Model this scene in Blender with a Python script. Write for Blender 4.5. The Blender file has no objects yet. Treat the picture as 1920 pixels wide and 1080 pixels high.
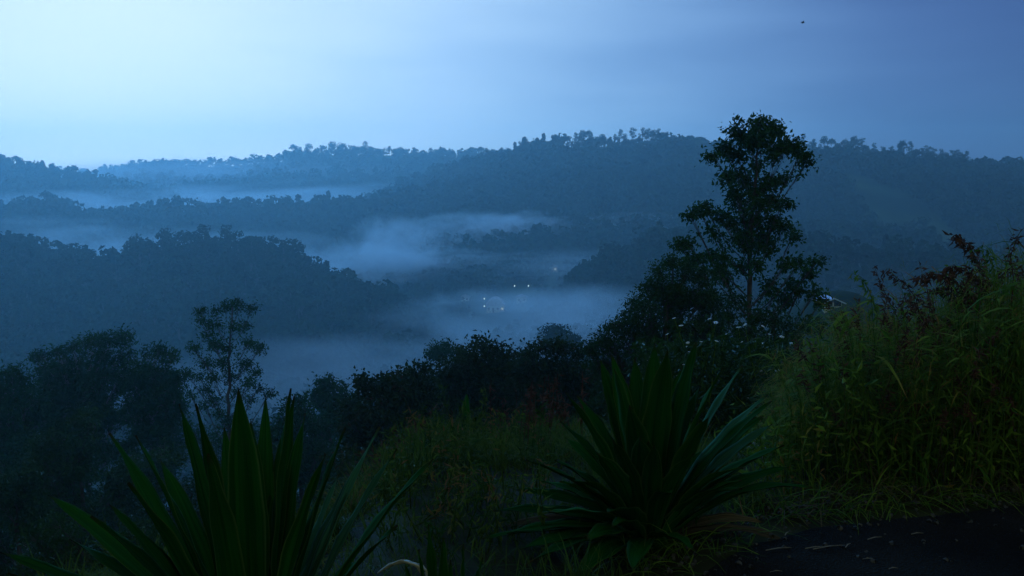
import bpy, bmesh, math, random
import numpy as np
from mathutils import Vector

random.seed(7)
RNG = np.random.default_rng(11)
scene = bpy.context.scene
col = scene.collection

# ------------------------------------------------------------------ camera
CAM_Z = 1.6
PITCH = math.atan(210 / 1866.7)
FPX = 1866.7
cam_data = bpy.data.cameras.new("camera")
cam_data.lens = 35.0
cam_data.sensor_width = 36.0
cam_data.clip_start = 0.05
cam_data.clip_end = 6000
cam = bpy.data.objects.new("camera", cam_data)
cam.location = (0, 0, CAM_Z)
cam.rotation_euler = (math.pi / 2 - PITCH, 0, 0)
col.objects.link(cam)
scene.camera = cam

# ------------------------------------------------------------------ view and render settings
scene.view_settings.view_transform = 'Standard'
scene.view_settings.look = 'None'
scene.view_settings.exposure = 0.0
scene.view_settings.gamma = 1.0
scene.render.engine = 'CYCLES'
scene.cycles.use_denoising = True
scene.cycles.max_bounces = 6
scene.cycles.diffuse_bounces = 3
scene.cycles.volume_bounces = 3
scene.cycles.transparent_max_bounces = 6
scene.cycles.volume_max_steps = 96
scene.cycles.volume_step_rate = 1.0

# ------------------------------------------------------------------ world: dawn sky, brightest low on the left
SUN_AZ = math.radians(-23)      # from +Y, negative to the left
SUN_EL = math.radians(5)      # the glow; the lamp itself stands a little higher
LAMP_EL = math.radians(13)
SUN_DIR = Vector((math.sin(SUN_AZ) * math.cos(SUN_EL), math.cos(SUN_AZ) * math.cos(SUN_EL), math.sin(SUN_EL)))
world = bpy.data.worlds.new("World")
scene.world = world
world.use_nodes = True
nt = world.node_tree
nt.nodes.clear()
N = nt.nodes.new
out = N('ShaderNodeOutputWorld')
bg_sky = N('ShaderNodeBackground')
bg_dawn = N('ShaderNodeBackground')
add = N('ShaderNodeAddShader')
sky = N('ShaderNodeTexSky')
sky.sky_type = 'NISHITA'
sky.sun_disc = False
sky.sun_elevation = math.radians(12)
sky.sun_rotation = SUN_AZ
sky.air_density = 1.0
sky.dust_density = 0.3
sky.ozone_density = 6.0
tint = N('ShaderNodeMix'); tint.data_type = 'RGBA'; tint.blend_type = 'MULTIPLY'
tint.inputs[0].default_value = 1.0
tint.inputs[7].default_value = (0.25, 0.6, 1.0, 1)
nt.links.new(sky.outputs[0], tint.inputs[6])
nt.links.new(tint.outputs[2], bg_sky.inputs[0])
bg_sky.inputs[1].default_value = 0.015
tc = N('ShaderNodeTexCoord')
nrm = N('ShaderNodeVectorMath'); nrm.operation = 'NORMALIZE'
nt.links.new(tc.outputs['Generated'], nrm.inputs[0])
dot = N('ShaderNodeVectorMath'); dot.operation = 'DOT_PRODUCT'
nt.links.new(nrm.outputs[0], dot.inputs[0])
dot.inputs[1].default_value = SUN_DIR
acos = N('ShaderNodeMath'); acos.operation = 'ARCCOSINE'; acos.use_clamp = False
nt.links.new(dot.outputs['Value'], acos.inputs[0])
nz = N('ShaderNodeTexNoise'); nz.inputs['Scale'].default_value = 2.2
nz.inputs['Detail'].default_value = 3
stretch = N('ShaderNodeVectorMath'); stretch.operation = 'MULTIPLY'
stretch.inputs[1].default_value = (1.2, 1.2, 6.5)
nt.links.new(nrm.outputs[0], stretch.inputs[0])
nt.links.new(stretch.outputs[0], nz.inputs['Vector'])
wob = N('ShaderNodeMath'); wob.operation = 'MULTIPLY_ADD'
wob.inputs[1].default_value = 0.26; wob.inputs[2].default_value = -0.13
nt.links.new(nz.outputs['Fac'], wob.inputs[0])
ang = N('ShaderNodeMath'); ang.operation = 'ADD'
nt.links.new(acos.outputs[0], ang.inputs[0]); nt.links.new(wob.outputs[0], ang.inputs[1])
nrmz = N('ShaderNodeMath'); nrmz.operation = 'DIVIDE'; nrmz.inputs[1].default_value = math.pi
nt.links.new(ang.outputs[0], nrmz.inputs[0])
ramp = N('ShaderNodeValToRGB')
nt.links.new(nrmz.outputs[0], ramp.inputs[0])
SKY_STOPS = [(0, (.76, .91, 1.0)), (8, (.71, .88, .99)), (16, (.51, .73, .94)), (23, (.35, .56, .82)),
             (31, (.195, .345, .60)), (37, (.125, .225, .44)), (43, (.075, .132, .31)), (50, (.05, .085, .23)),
             (60, (.045, .085, .20)), (78, (.08, .14, .15)), (105, (.21, .26, .15)), (180, (.28, .32, .16))]  # last stops: unseen sky behind the camera, brightened as added fill for the foreground
cr = ramp.color_ramp
cr.interpolation = 'B_SPLINE'
while len(cr.elements) < len(SKY_STOPS):
    cr.elements.new(0.5)
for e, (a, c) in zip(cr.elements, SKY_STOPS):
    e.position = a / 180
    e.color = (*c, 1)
# the sky deepens to a saturated blue higher up
sep = N('ShaderNodeSeparateXYZ'); nt.links.new(nrm.outputs[0], sep.inputs[0])
upf = N('ShaderNodeMapRange'); upf.interpolation_type = 'SMOOTHSTEP'
upf.inputs['From Min'].default_value = .24; upf.inputs['From Max'].default_value = .55
nt.links.new(sep.outputs['Z'], upf.inputs['Value'])
upm = N('ShaderNodeMix'); upm.data_type = 'RGBA'
upm.inputs[7].default_value = (.045, .15, .50, 1)
frf = N('ShaderNodeMapRange'); frf.inputs['From Min'].default_value = -.3; frf.inputs['From Max'].default_value = .4
nt.links.new(sep.outputs['Y'], frf.inputs['Value'])
upx = N('ShaderNodeMath'); upx.operation = 'MULTIPLY'
nt.links.new(upf.outputs[0], upx.inputs[0]); nt.links.new(frf.outputs[0], upx.inputs[1])
nt.links.new(upx.outputs[0], upm.inputs[0]); nt.links.new(ramp.outputs[0], upm.inputs[6])
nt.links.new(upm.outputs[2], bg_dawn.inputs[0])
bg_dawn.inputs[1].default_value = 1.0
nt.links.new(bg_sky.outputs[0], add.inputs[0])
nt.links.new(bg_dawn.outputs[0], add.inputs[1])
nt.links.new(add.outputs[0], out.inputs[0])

# ------------------------------------------------------------------ sun: faint, wide, low on the left (before sunrise)
sl = bpy.data.lights.new("sun", 'SUN')
sl.energy = 1.7
sl.angle = math.radians(18)
sl.color = (0.09, 0.45, 1.0)
sun = bpy.data.objects.new("sun", sl)
LAMP_DIR = Vector((math.sin(SUN_AZ) * math.cos(LAMP_EL), math.cos(SUN_AZ) * math.cos(LAMP_EL), math.sin(LAMP_EL)))
sun.rotation_euler = (-LAMP_DIR).to_track_quat('-Z', 'Y').to_euler()
sun.location = (-50, 80, 40)
col.objects.link(sun)

HAZE_DENSITY = 0.00043
HAZE_ANISO = 0.55

# ------------------------------------------------------------------ helpers
CP, SP = math.cos(PITCH), math.sin(PITCH)
def at(px, py, Y):
    """Point of the world at depth Y whose direction is the photo pixel (1920 wide)."""
    a = (px - 960) / FPX; b = (540 - py) / FPX
    dy = CP + b * SP; dz = -SP + b * CP
    return Vector((a / dy * Y, Y, CAM_Z + dz / dy * Y))
def px_size(n, Y):
    return n / FPX * Y

def unit(v):
    return v / np.maximum(np.linalg.norm(v, axis=-1, keepdims=True), 1e-9)
def rand_dirs(n, rng=RNG):
    return unit(rng.normal(size=(n, 3)))

class MB:
    """Collects geometry and links it as ONE mesh object."""
    def __init__(s):
        s.v = []; s.t = []; s.u = []; s.f = []; s.n = 0
    def add(s, v, faces, tint=0.5, u=0.5, mat=0, smooth=False):
        v = np.asarray(v, dtype=np.float64).reshape(-1, 3)
        s.v.append(v)
        s.t.append(np.broadcast_to(np.asarray(tint, dtype=np.float64), (len(v),)))
        s.u.append(np.broadcast_to(np.asarray(u, dtype=np.float64), (len(v),)))
        faces = np.asarray(faces, dtype=np.int64)
        if len(faces):
            s.f.append((faces + s.n, mat, smooth))
        s.n += len(v)
        return s
    def mesh(s, name, mats, base=(0, 0, 0)):
        me = bpy.data.meshes.new(name)
        v = np.concatenate(s.v) - np.array(base)
        t = np.concatenate(s.t); u = np.concatenate(s.u)
        loops = np.concatenate([f.ravel() for f, _, _ in s.f])
        tot = np.concatenate([np.full(len(f), f.shape[1]) for f, _, _ in s.f])
        mi = np.concatenate([np.full(len(f), m) for f, m, _ in s.f])
        sm = np.concatenate([np.full(len(f), q) for f, _, q in s.f])
        start = np.concatenate([[0], np.cumsum(tot)[:-1]])
        me.vertices.add(len(v)); me.vertices.foreach_set('co', v.astype(np.float32).ravel())
        me.loops.add(len(loops)); me.loops.foreach_set('vertex_index', loops.astype(np.int32))
        me.polygons.add(len(tot))
        me.polygons.foreach_set('loop_start', start.astype(np.int32))
        me.polygons.foreach_set('loop_total', tot.astype(np.int32))
        me.polygons.foreach_set('material_index', mi.astype(np.int32))
        me.polygons.foreach_set('use_smooth', sm.astype(bool))
        a = me.attributes.new('tint', 'FLOAT', 'POINT'); a.data.foreach_set('value', t.astype(np.float32))
        a = me.attributes.new('across', 'FLOAT', 'POINT'); a.data.foreach_set('value', u.astype(np.float32))
        for m in (mats if isinstance(mats, (list, tuple)) else [mats]):
            me.materials.append(m)
        me.update(calc_edges=True)
        return me
    def build(s, name, mats, parent=None, base=None):
        b = base if base is not None else (parent.location if parent is not None else (0, 0, 0))
        o = bpy.data.objects.new(name, s.mesh(name, mats, b))
        col.objects.link(o)
        if parent is not None:
            o.parent = parent
        else:
            o.location = b
        return o

def tag(o, label=None, cat=None, group=None, kind=None):
    if label: o['label'] = label
    if cat: o['category'] = cat
    if group: o['group'] = group
    if kind: o['kind'] = kind
    return o
def thing(name, label, cat, loc, group=None):
    o = bpy.data.objects.new(name, None)
    o.empty_display_size = 0.2
    o.location = loc
    col.objects.link(o)
    return tag(o, label, cat, group)

def sticks(mb, P0, P1, R0, R1, sides=4, tint=0.5, mat=0):
    P0 = np.asarray(P0, float).reshape(-1, 3); P1 = np.asarray(P1, float).reshape(-1, 3)
    n = len(P0)
    if n == 0: return
    R0 = np.broadcast_to(R0, (n,)); R1 = np.broadcast_to(R1, (n,))
    d = unit(P1 - P0)
    ref = np.where(np.abs(d[:, 2:3]) > 0.9, np.array([[1., 0, 0]]), np.array([[0, 0, 1.]]))
    a = unit(np.cross(d, ref)); b = np.cross(d, a)
    th = np.arange(sides) * 2 * math.pi / sides
    ring = a[:, None, :] * np.cos(th)[None, :, None] + b[:, None, :] * np.sin(th)[None, :, None]
    V = np.concatenate([P0[:, None] + ring * R0[:, None, None], P1[:, None] + ring * R1[:, None, None]], axis=1)
    i = np.arange(sides); j = (i + 1) % sides
    f = np.stack([i, j, j + sides, i + sides], 1)
    F = (f[None] + (np.arange(n) * 2 * sides)[:, None, None]).reshape(-1, 4)
    t = np.repeat(np.broadcast_to(tint, (n,)), 2 * sides)
    mb.add(V.reshape(-1, 3), F, t, mat=mat, smooth=True)

def tube(mb, pts, radii, sides=8, tint=0.5, mat=0):
    """One continuous tapered tube along a path."""
    pts = np.asarray(pts, float); n = len(pts)
    radii = np.asarray(radii, float)
    d = unit(np.gradient(pts, axis=0))
    ref = np.array([1., 0.2, 0.1])
    a = unit(np.cross(d, ref)); b = np.cross(d, a)
    th = np.arange(sides) * 2 * math.pi / sides
    V = pts[:, None] + (a[:, None] * np.cos(th)[None, :, None] + b[:, None] * np.sin(th)[None, :, None]) * radii[:, None, None]
    F = []
    for k in range(n - 1):
        for i in range(sides):
            j = (i + 1) % sides
            F.append((k * sides + i, k * sides + j, (k + 1) * sides + j, (k + 1) * sides + i))
    mb.add(V.reshape(-1, 3), F, tint, mat=mat, smooth=True)

def leaves(mb, P, D, L, W, tint, rng=RNG, fold=0.25, mat=0, flat=0.0, nrm=None):
    """Pointed leaves folded a little along the midrib."""
    n = len(P)
    D = unit(D)
    r = rand_dirs(n, rng)
    if nrm is not None: r = unit(nrm + r * .55)
    if flat: r = unit(r * (1 - flat) + np.array([0, 0, 1.]) * flat)
    side = unit(np.cross(D, r)); nn = np.cross(side, D)
    L = np.broadcast_to(L, (n,))[:, None]; W = np.broadcast_to(W, (n,))[:, None]
    base = P; tip = P + D * L - nn * L * 0.12
    mid = P + D * L * 0.45
    lf = mid + side * W * 0.5 + nn * W * fold; rt = mid - side * W * 0.5 + nn * W * fold
    V = np.stack([base, lf, tip, rt], 1).reshape(-1, 3)
    k = np.arange(n)[:, None] * 4
    F = np.concatenate([k + np.array([[0, 2, 1]]), k + np.array([[0, 3, 2]])])
    mb.add(V, F, np.repeat(np.broadcast_to(tint, (n,)), 4), mat=mat)

def blades(mb, P, D, L, W, droop, tint, seg=4, rng=RNG, mat=0, taper=1.0, face=None):
    """Long arching blades."""
    n = len(P); D = unit(np.asarray(D, float))
    L = np.broadcast_to(L, (n,)); W = np.broadcast_to(W, (n,)); droop = np.broadcast_to(droop, (n,))
    h = D.copy(); h[:, 2] = 0
    h = unit(h + rng.normal(size=(n, 3)) * [0.02, 0.02, 0])
    rows = []; us = []
    up = np.array([0, 0, 1.])
    for k in range(seg + 1):
        t = k / seg
        c = P + D * (L * t)[:, None] + (h * 0.5 - up) * (droop * L * t * t)[:, None]
        tg = unit(D + 2 * t * droop[:, None] * (h * 0.5 - up))
        side = unit(np.cross(tg, up) + rng.normal(size=(n, 3)) * 0.12) if k == 0 else side
        w = W * (0.5 + 1.6 * t * (1 - t) + 0.0) * (1 - t ** 2.2) if k < seg else W * 0.0
        if k < seg:
            rows += [c + side * w[:, None] * 0.5, c - side * w[:, None] * 0.5]
        else:
            rows += [c]
    V = np.stack(rows, 1); m = V.shape[1]
    k0 = np.arange(n)[:, None] * m
    Q = []
    for k in range(seg - 1):
        a = 2 * k
        Q.append(k0 + np.array([[a, a + 1, a + 3, a + 2]]))
    T = k0 + np.array([[m - 3, m - 2, m - 1]])
    tt = np.repeat(np.broadcast_to(tint, (n,)), m)
    mb.add(V.reshape(-1, 3), np.concatenate(Q), tt, mat=mat)
    off = mb.n - n * m
    mb.f.append((T + off, mat, False))

# ------------------------------------------------------------------ materials
def new_mat(name):
    m = bpy.data.materials.new(name); m.use_nodes = True
    t = m.node_tree; t.nodes.clear()
    return m, t, t.nodes.new, t.links.new
def foliage_mat(name, dark, light, rough=0.5, trans=0.25, spec=0.35, nscale=1.5, third=None):
    m, t, N, Lk = new_mat(name)
    out = N('ShaderNodeOutputMaterial')
    at_ = N('ShaderNodeAttribute'); at_.attribute_name = 'tint'
    tc = N('ShaderNodeTexCoord')
    no = N('ShaderNodeTexNoise'); no.inputs['Scale'].default_value = nscale; no.inputs['Detail'].default_value = 3
    Lk(tc.outputs['Object'], no.inputs['Vector'])
    ma = N('ShaderNodeMath'); ma.operation = 'MULTIPLY_ADD'; ma.inputs[1].default_value = 0.7; ma.inputs[2].default_value = -0.35
    Lk(no.outputs['Fac'], ma.inputs[0])
    ad = N('ShaderNodeMath'); ad.operation = 'ADD'; ad.use_clamp = True
    Lk(at_.outputs['Fac'], ad.inputs[0]); Lk(ma.outputs[0], ad.inputs[1])
    cr = N('ShaderNodeValToRGB'); e = cr.color_ramp.elements
    e[0].color = (*dark, 1); e[1].color = (*light, 1)
    e[0].position = 0.05; e[1].position = 0.85
    if third:
        q = cr.color_ramp.elements.new(1.0); q.color = (*third, 1)
    Lk(ad.outputs[0], cr.inputs[0])
    p = N('ShaderNodeBsdfPrincipled')
    p.inputs['Roughness'].default_value = rough
    p.inputs['Specular IOR Level'].default_value = spec
    Lk(cr.outputs[0], p.inputs['Base Color'])
    if trans > 0:
        tr = N('ShaderNodeBsdfTranslucent'); mx = N('ShaderNodeMixShader'); mx.inputs[0].default_value = trans
        Lk(cr.outputs[0], tr.inputs[0]); Lk(p.outputs[0], mx.inputs[1]); Lk(tr.outputs[0], mx.inputs[2])
        Lk(mx.outputs[0], out.inputs[0])
    else:
        Lk(p.outputs[0], out.inputs[0])
    return m
def plain_mat(name, c1, c2=None, rough=0.8, scale=8.0, bump=0.0, emit=None, spec=0.3, metal=0.0):
    m, t, N, Lk = new_mat(name)
    out = N('ShaderNodeOutputMaterial'); p = N('ShaderNodeBsdfPrincipled')
    p.inputs['Roughness'].default_value = rough; p.inputs['Specular IOR Level'].default_value = spec
    p.inputs['Metallic'].default_value = metal
    tc = N('ShaderNodeTexCoord'); no = N('ShaderNodeTexNoise')
    no.inputs['Scale'].default_value = scale; no.inputs['Detail'].default_value = 6
    Lk(tc.outputs['Object'], no.inputs['Vector'])
    cr = N('ShaderNodeValToRGB'); e = cr.color_ramp.elements
    e[0].color = (*c1, 1); e[1].color = (*(c2 or c1), 1); e[0].position = 0.3; e[1].position = 0.7
    Lk(no.outputs['Fac'], cr.inputs[0]); Lk(cr.outputs[0], p.inputs['Base Color'])
    if bump:
        b = N('ShaderNodeBump'); b.inputs['Strength'].default_value = bump; b.inputs['Distance'].default_value = 0.03
        Lk(no.outputs['Fac'], b.inputs['Height']); Lk(b.outputs[0], p.inputs['Normal'])
    if emit:
        p.inputs['Emission Color'].default_value = (*emit[0], 1); p.inputs['Emission Strength'].default_value = emit[1]
    Lk(p.outputs[0], out.inputs[0])
    return m

M_BARK = plain_mat('bark', (.035, .03, .025), (.07, .06, .05), 0.9, 6, 0.4)
M_BARK_PALE = plain_mat('pale_bark', (.10, .10, .09), (.18, .17, .15), 0.85, 5, 0.3)
M_LEAF_TALL = foliage_mat('glossy_tree_leaf', (.008, .036, .008), (.026, .085, .016), 0.55, 0.25, 0.12, 1.2)
M_LEAF_SHRUB = foliage_mat('shrub_leaf', (.008, .032, .009), (.028, .075, .017), 0.6, 0.2, 0.12, 0.9)
M_LEAF_HEDGE = foliage_mat('thicket_leaf', (.007, .022, .007), (.026, .055, .014), 0.6, 0.2, 0.12, 0.7, (.07, .04, .02))
M_LEAF_FAR = foliage_mat('forest_leaf', (.004, .018, .012), (.018, .05, .026), 0.8, 0.15, 0.03, 0.05)
M_LEAF_EUCA = foliage_mat('feathery_leaf', (.006, .034, .011), (.022, .080, .022), 0.7, 0.2, 0.06, 0.4)
M_GRASS = foliage_mat('tall_grass', (.024, .085, .012), (.145, .225, .030), 0.75, 0.3, 0.04, 2.2, (.24, .13, .04))
M_GRASS_LOW = foliage_mat('short_grass', (.015, .050, .010), (.080, .125, .022), 0.75, 0.3, 0.04, 2.0, (.17, .085, .035))
M_RED = foliage_mat('reddish_panicle', (.045, .022, .014), (.12, .06, .04), 0.7, 0.3, 0.05, 4)
M_DRY = foliage_mat('dry_stalk', (.03, .025, .012), (.15, .12, .06), 0.8, 0.2, 0.1, 4)
M_PETAL = foliage_mat('white_petal', (.8, .83, .8), (.88, .9, .88), 0.7, 0.6, 0.2, 4)
M_YELLOW = plain_mat('flower_centre', (.55, .45, .1), rough=.8)
M_PURPLE = foliage_mat('purple_petal', (.16, .06, .30), (.28, .12, .45), 0.7, 0.3, 0.2, 4)

# ------------------------------------------------------------------ terrain
def hash2(ix, iy, seed):
    h = (ix * 374761393 + iy * 668265263 + seed * 1442695041) & 0xffffffff
    h = ((h ^ (h >> 13)) * 1274126177) & 0xffffffff
    return ((h ^ (h >> 16)) & 0xffff) / 65535.0
def vnoise(x, y, seed=0):
    x = np.asarray(x, float); y = np.asarray(y, float)
    ix = np.floor(x).astype(np.int64); iy = np.floor(y).astype(np.int64)
    fx = x - ix; fy = y - iy
    fx = fx * fx * (3 - 2 * fx); fy = fy * fy * (3 - 2 * fy)
    a = hash2(ix, iy, seed); b = hash2(ix + 1, iy, seed); c = hash2(ix, iy + 1, seed); d = hash2(ix + 1, iy + 1, seed)
    return (a * (1 - fx) + b * fx) * (1 - fy) + (c * (1 - fx) + d * fx) * fy - 0.5
def fbm(x, y, seed=0, octv=4):
    s = 0; a = 1.0
    for o in range(octv):
        s = s + a * vnoise(x * 2 ** o, y * 2 ** o, seed + o); a *= 0.5
    return s

# each ridge: control points (photo column, ground line of the crest, distance), front and back slope
RIDGES = {
 'far':   ([(-400, 330, 1500), (0, 330, 1500), (180, 330, 1480), (250, 318, 1480), (330, 313, 1480), (420, 310, 1480), (500, 306, 1460), (545, 300, 1450), (600, 292, 1450), (680, 290, 1450), (760, 293, 1430), (850, 297, 1400), (940, 298, 1350), (1100, 300, 1350), (2300, 330, 1350)], .22, .3),
 'left':  ([(-500, 300, 1150), (-100, 302, 1150), (0, 312, 1150), (60, 322, 1140), (130, 334, 1130), (200, 346, 1120), (260, 362, 1110), (330, 380, 1100), (450, 410, 1100), (2300, 500, 1100)], .25, .3),
 'step':  ([(-300, 470, 1250), (280, 385, 1250), (340, 362, 1240), (400, 357, 1230), (470, 362, 1230), (560, 357, 1220), (700, 356, 1200), (850, 354, 1180), (1000, 360, 1150), (2300, 460, 1100)], .22, .25),
 'big':   ([(-300, 566, 1000), (640, 406, 1050), (760, 356, 1050), (860, 316, 1030), (940, 302, 1010), (980, 284, 1000), (1050, 275, 980), (1240, 273, 960), (1300, 284, 960), (1360, 290, 960), (1480, 282, 940), (1600, 290, 930), (1700, 298, 920), (1800, 312, 910), (1860, 324, 910), (1960, 326, 900), (2300, 336, 900)], .26, .3),
 'spur':  ([(-600, 403, 800), (0, 410, 800), (90, 396, 800), (130, 410, 800), (190, 420, 800), (250, 410, 810), (330, 398, 820), (480, 402, 830), (600, 396, 830), (700, 388, 840), (800, 370, 860), (900, 348, 880), (1000, 328, 900), (1150, 338, 900), (2300, 408, 860)], .24, .3),
 'near':  ([(-600, 464, 470), (-100, 484, 460), (0, 489, 450), (60, 509, 450), (130, 524, 445), (210, 526, 440), (280, 518, 440), (350, 504, 435), (420, 508, 430), (480, 511, 430), (540, 526, 425), (600, 552, 420), (650, 567, 415), (720, 596, 410), (780, 636, 400), (850, 694, 400), (2300, 934, 400)], .55, .35),
 'mid':   ([(-300, 730, 620), (600, 610, 620), (700, 570, 620), (740, 545, 620), (800, 518, 625), (860, 492, 630), (920, 478, 640), (1000, 466, 650), (1100, 462, 650), (1200, 460, 650), (1300, 454, 640), (1400, 456, 620), (1500, 458, 610), (1600, 460, 600), (1700, 464, 600), (1800, 472, 590), (1960, 480, 580), (2300, 480, 560)], .3, .3),
 'low':   ([(-300, 800, 480), (1000, 640, 470), (1080, 570, 460), (1150, 515, 460), (1210, 487, 455), (1300, 470, 450), (1400, 478, 440), (1600, 500, 430), (1900, 520, 420), (2300, 520, 410)], .4, .3),
}
RG = {}
for k, (pts, sf, sb) in RIDGES.items():
    W = np.array([tuple(at(*p)) for p in pts])
    RG[k] = (W[:, 0], W[:, 1], W[:, 2], sf, sb)
BY = np.array([-400, 5.5, 9, 20, 30, 90, 150, 250, 330, 500, 700, 1200, 1800])
BZ = np.array([0, 0, -.9, -4.6, -8.8, -30, -45, -64, -72, -68, -60, -45, -30.])
def ground_z(x, y, detail=True):
    x = np.asarray(x, float); y = np.asarray(y, float)
    z = 0
    for s in (-1, 0, 1):
        z = z + np.interp(y + s * (0.4 + 0.05 * np.maximum(y, 0)), BY, BZ) / 3
    left = np.clip((-x - .25 - .06 * y) / (.5 + .12 * y), 0, 1)
    z = z - left * np.clip(y - 3.4, 0, 14) * .38 * np.clip((400 - y) / 200, 0, 1)
    ramp_in = np.clip((y - 7) / 25, 0, 1)
    z = z + np.clip(x, -60, 60) * 0.10 * ramp_in * np.where(x > 0, 1.2, 0.9)
    z = z + 23.5 * np.exp(-((x - 48) / 18) ** 2 - ((y - 150) / 22) ** 2)
    for k, (cx, cy, cz, sf, sb) in RG.items():
        yc = np.interp(x, cx, cy) + 25 * vnoise(x / 130, x * 0 + 3.3, 5) * (1 if k != 'near' else .5)
        zc = np.interp(x, cx, cz)
        d = y - yc
        w = 18.0
        s = np.where(d < 0, sf, sb)
        h = zc - s * (np.sqrt(d * d + w * w) - w)
        h = h + np.clip(np.abs(d) / 60, 0, 1) * 9 * vnoise(x / 70, y / 70, 21) + np.clip(np.abs(d) / 200, 0, 1) * 22 * vnoise(x / 190, y / 190, 22)
        act = np.clip((y - 210) / 120, 0, 1)
        h = h * act + (-200) * (1 - act)
        z = np.maximum(z, h)
    if detail:
        z = z + np.clip((y - 5) / 30, 0, 1) * 0.5 * fbm(x / 6, y / 6, 9) + 0.03 * fbm(x * 1.3, y * 1.3, 33, 4)
    return z
def gz(x, y):
    return float(ground_z(np.array([x]), np.array([y]))[0])

def hit(px, py, y0=40, y1=900):
    """where the sight line of a photo pixel meets the ground"""
    ys = np.linspace(y0, y1, 3000)
    p1 = at(px, py, 1.0)
    xs = p1.x * ys; zs = CAM_Z + (p1.z - CAM_Z) * ys
    k = np.argmax(ground_z(xs, ys) > zs)
    return Vector((xs[k], ys[k], zs[k])) if k > 0 else Vector((xs[-1], ys[-1], zs[-1]))
VILLAGE = [hit(929, 586), hit(978, 568), hit(1037, 510), hit(872, 566), hit(906, 592), hit(963, 552), hit(989, 552), hit(906, 574), hit(900, 590), hit(940, 588), hit(918, 588)]
print('village', [tuple(round(c) for c in v) for v in VILLAGE])
def warp(n, lo, hi, c, k):
    a = np.arcsinh((lo - c) / k); b = np.arcsinh((hi - c) / k)
    return c + k * np.sinh(np.linspace(a, b, n))
gx = warp(420, -1400, 1400, 0, 6.0)
gy = warp(520, -300, 1750, 4.0, 8.0)
GX, GY = np.meshgrid(gx, gy)
GZ = ground_z(GX, GY)
nx, ny = len(gx), len(gy)
ii = np.arange(ny - 1)[:, None] * nx + np.arange(nx - 1)[None]
F = np.stack([ii, ii + 1, ii + nx + 1, ii + nx], -1).reshape(-1, 4)
mb = MB(); mb.add(np.stack([GX, GY, GZ], -1).reshape(-1, 3), F, smooth=True)

def ground_mat():
    m, t, N, Lk = new_mat('hill_ground')
    out = N('ShaderNodeOutputMaterial'); p = N('ShaderNodeBsdfPrincipled')
    p.inputs['Roughness'].default_value = .95; p.inputs['Specular IOR Level'].default_value = .1
    tc = N('ShaderNodeTexCoord')
    n1 = N('ShaderNodeTexNoise'); n1.inputs['Scale'].default_value = 0.012; n1.inputs['Detail'].default_value = 4
    n2 = N('ShaderNodeTexNoise'); n2.inputs['Scale'].default_value = 3.0; n2.inputs['Detail'].default_value = 8
    Lk(tc.outputs['Object'], n1.inputs['Vector']); Lk(tc.outputs['Object'], n2.inputs['Vector'])
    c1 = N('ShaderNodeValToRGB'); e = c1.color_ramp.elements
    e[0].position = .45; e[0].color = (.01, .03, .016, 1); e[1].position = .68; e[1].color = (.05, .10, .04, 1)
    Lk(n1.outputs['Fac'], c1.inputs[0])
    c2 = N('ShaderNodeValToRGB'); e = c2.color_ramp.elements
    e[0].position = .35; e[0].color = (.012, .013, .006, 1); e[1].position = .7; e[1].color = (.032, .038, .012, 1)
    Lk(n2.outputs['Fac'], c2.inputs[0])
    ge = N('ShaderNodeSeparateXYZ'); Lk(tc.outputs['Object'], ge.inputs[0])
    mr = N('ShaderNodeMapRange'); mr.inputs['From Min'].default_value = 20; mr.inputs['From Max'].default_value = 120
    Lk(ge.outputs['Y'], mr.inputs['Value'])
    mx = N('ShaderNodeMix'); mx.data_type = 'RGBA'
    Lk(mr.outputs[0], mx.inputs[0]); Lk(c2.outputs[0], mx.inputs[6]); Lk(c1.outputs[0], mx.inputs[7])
    Lk(mx.outputs[2], p.inputs['Base Color'])
    b = N('ShaderNodeBump'); b.inputs['Strength'].default_value = .6; b.inputs['Distance'].default_value = .05
    Lk(n2.outputs['Fac'], b.inputs['Height']); Lk(b.outputs[0], p.inputs['Normal'])
    Lk(p.outputs[0], out.inputs[0])
    return m
ground = mb.build('ground', ground_mat())
tag(ground, 'dark hillside ground falling from the roadside into the valley and up the far ridges', kind='structure')

# road in the lower right corner
def road_edge(x):
    x = np.asarray(x, float)
    return np.interp(x, [-9, -3, -1, 0, .65, 1.35, 1.9, 2.6, 4, 9, 40], [-3.5, .2, 2.0, 3.1, 3.95, 4.6, 4.75, 4.88, 5.05, 5.2, 5.2])
def road_mat():
    m, t, N, Lk = new_mat('worn_asphalt')
    out = N('ShaderNodeOutputMaterial'); p = N('ShaderNodeBsdfPrincipled')
    tc = N('ShaderNodeTexCoord')
    n1 = N('ShaderNodeTexNoise'); n1.inputs['Scale'].default_value = 1.4; n1.inputs['Detail'].default_value = 8
    n2 = N('ShaderNodeTexVoronoi'); n2.inputs['Scale'].default_value = 90
    Lk(tc.outputs['Object'], n1.inputs['Vector']); Lk(tc.outputs['Object'], n2.inputs['Vector'])
    c = N('ShaderNodeValToRGB'); e = c.color_ramp.elements
    e[0].position = .3; e[0].color = (.006, .006, .006, 1); e[1].position = .75; e[1].color = (.028, .025, .022, 1)
    Lk(n1.outputs['Fac'], c.inputs[0]); Lk(c.outputs[0], p.inputs['Base Color'])
    p.inputs['Roughness'].default_value = .95; p.inputs['Specular IOR Level'].default_value = .03
    b = N('ShaderNodeBump'); b.inputs['Strength'].default_value = 1; b.inputs['Distance'].default_value = .02
    Lk(n2.outputs['Distance'], b.inputs['Height']); Lk(b.outputs[0], p.inputs['Normal'])
    Lk(p.outputs[0], out.inputs[0])
    return m
xs = np.concatenate([np.linspace(-9, -1, 30), np.linspace(-.9, 6, 140), np.linspace(6.5, 40, 50)])
ed = road_edge(xs) + 0.10 * fbm(xs * 3, xs * 0 + 1, 77, 4) - 0.12
rows = 40
V = []
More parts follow.
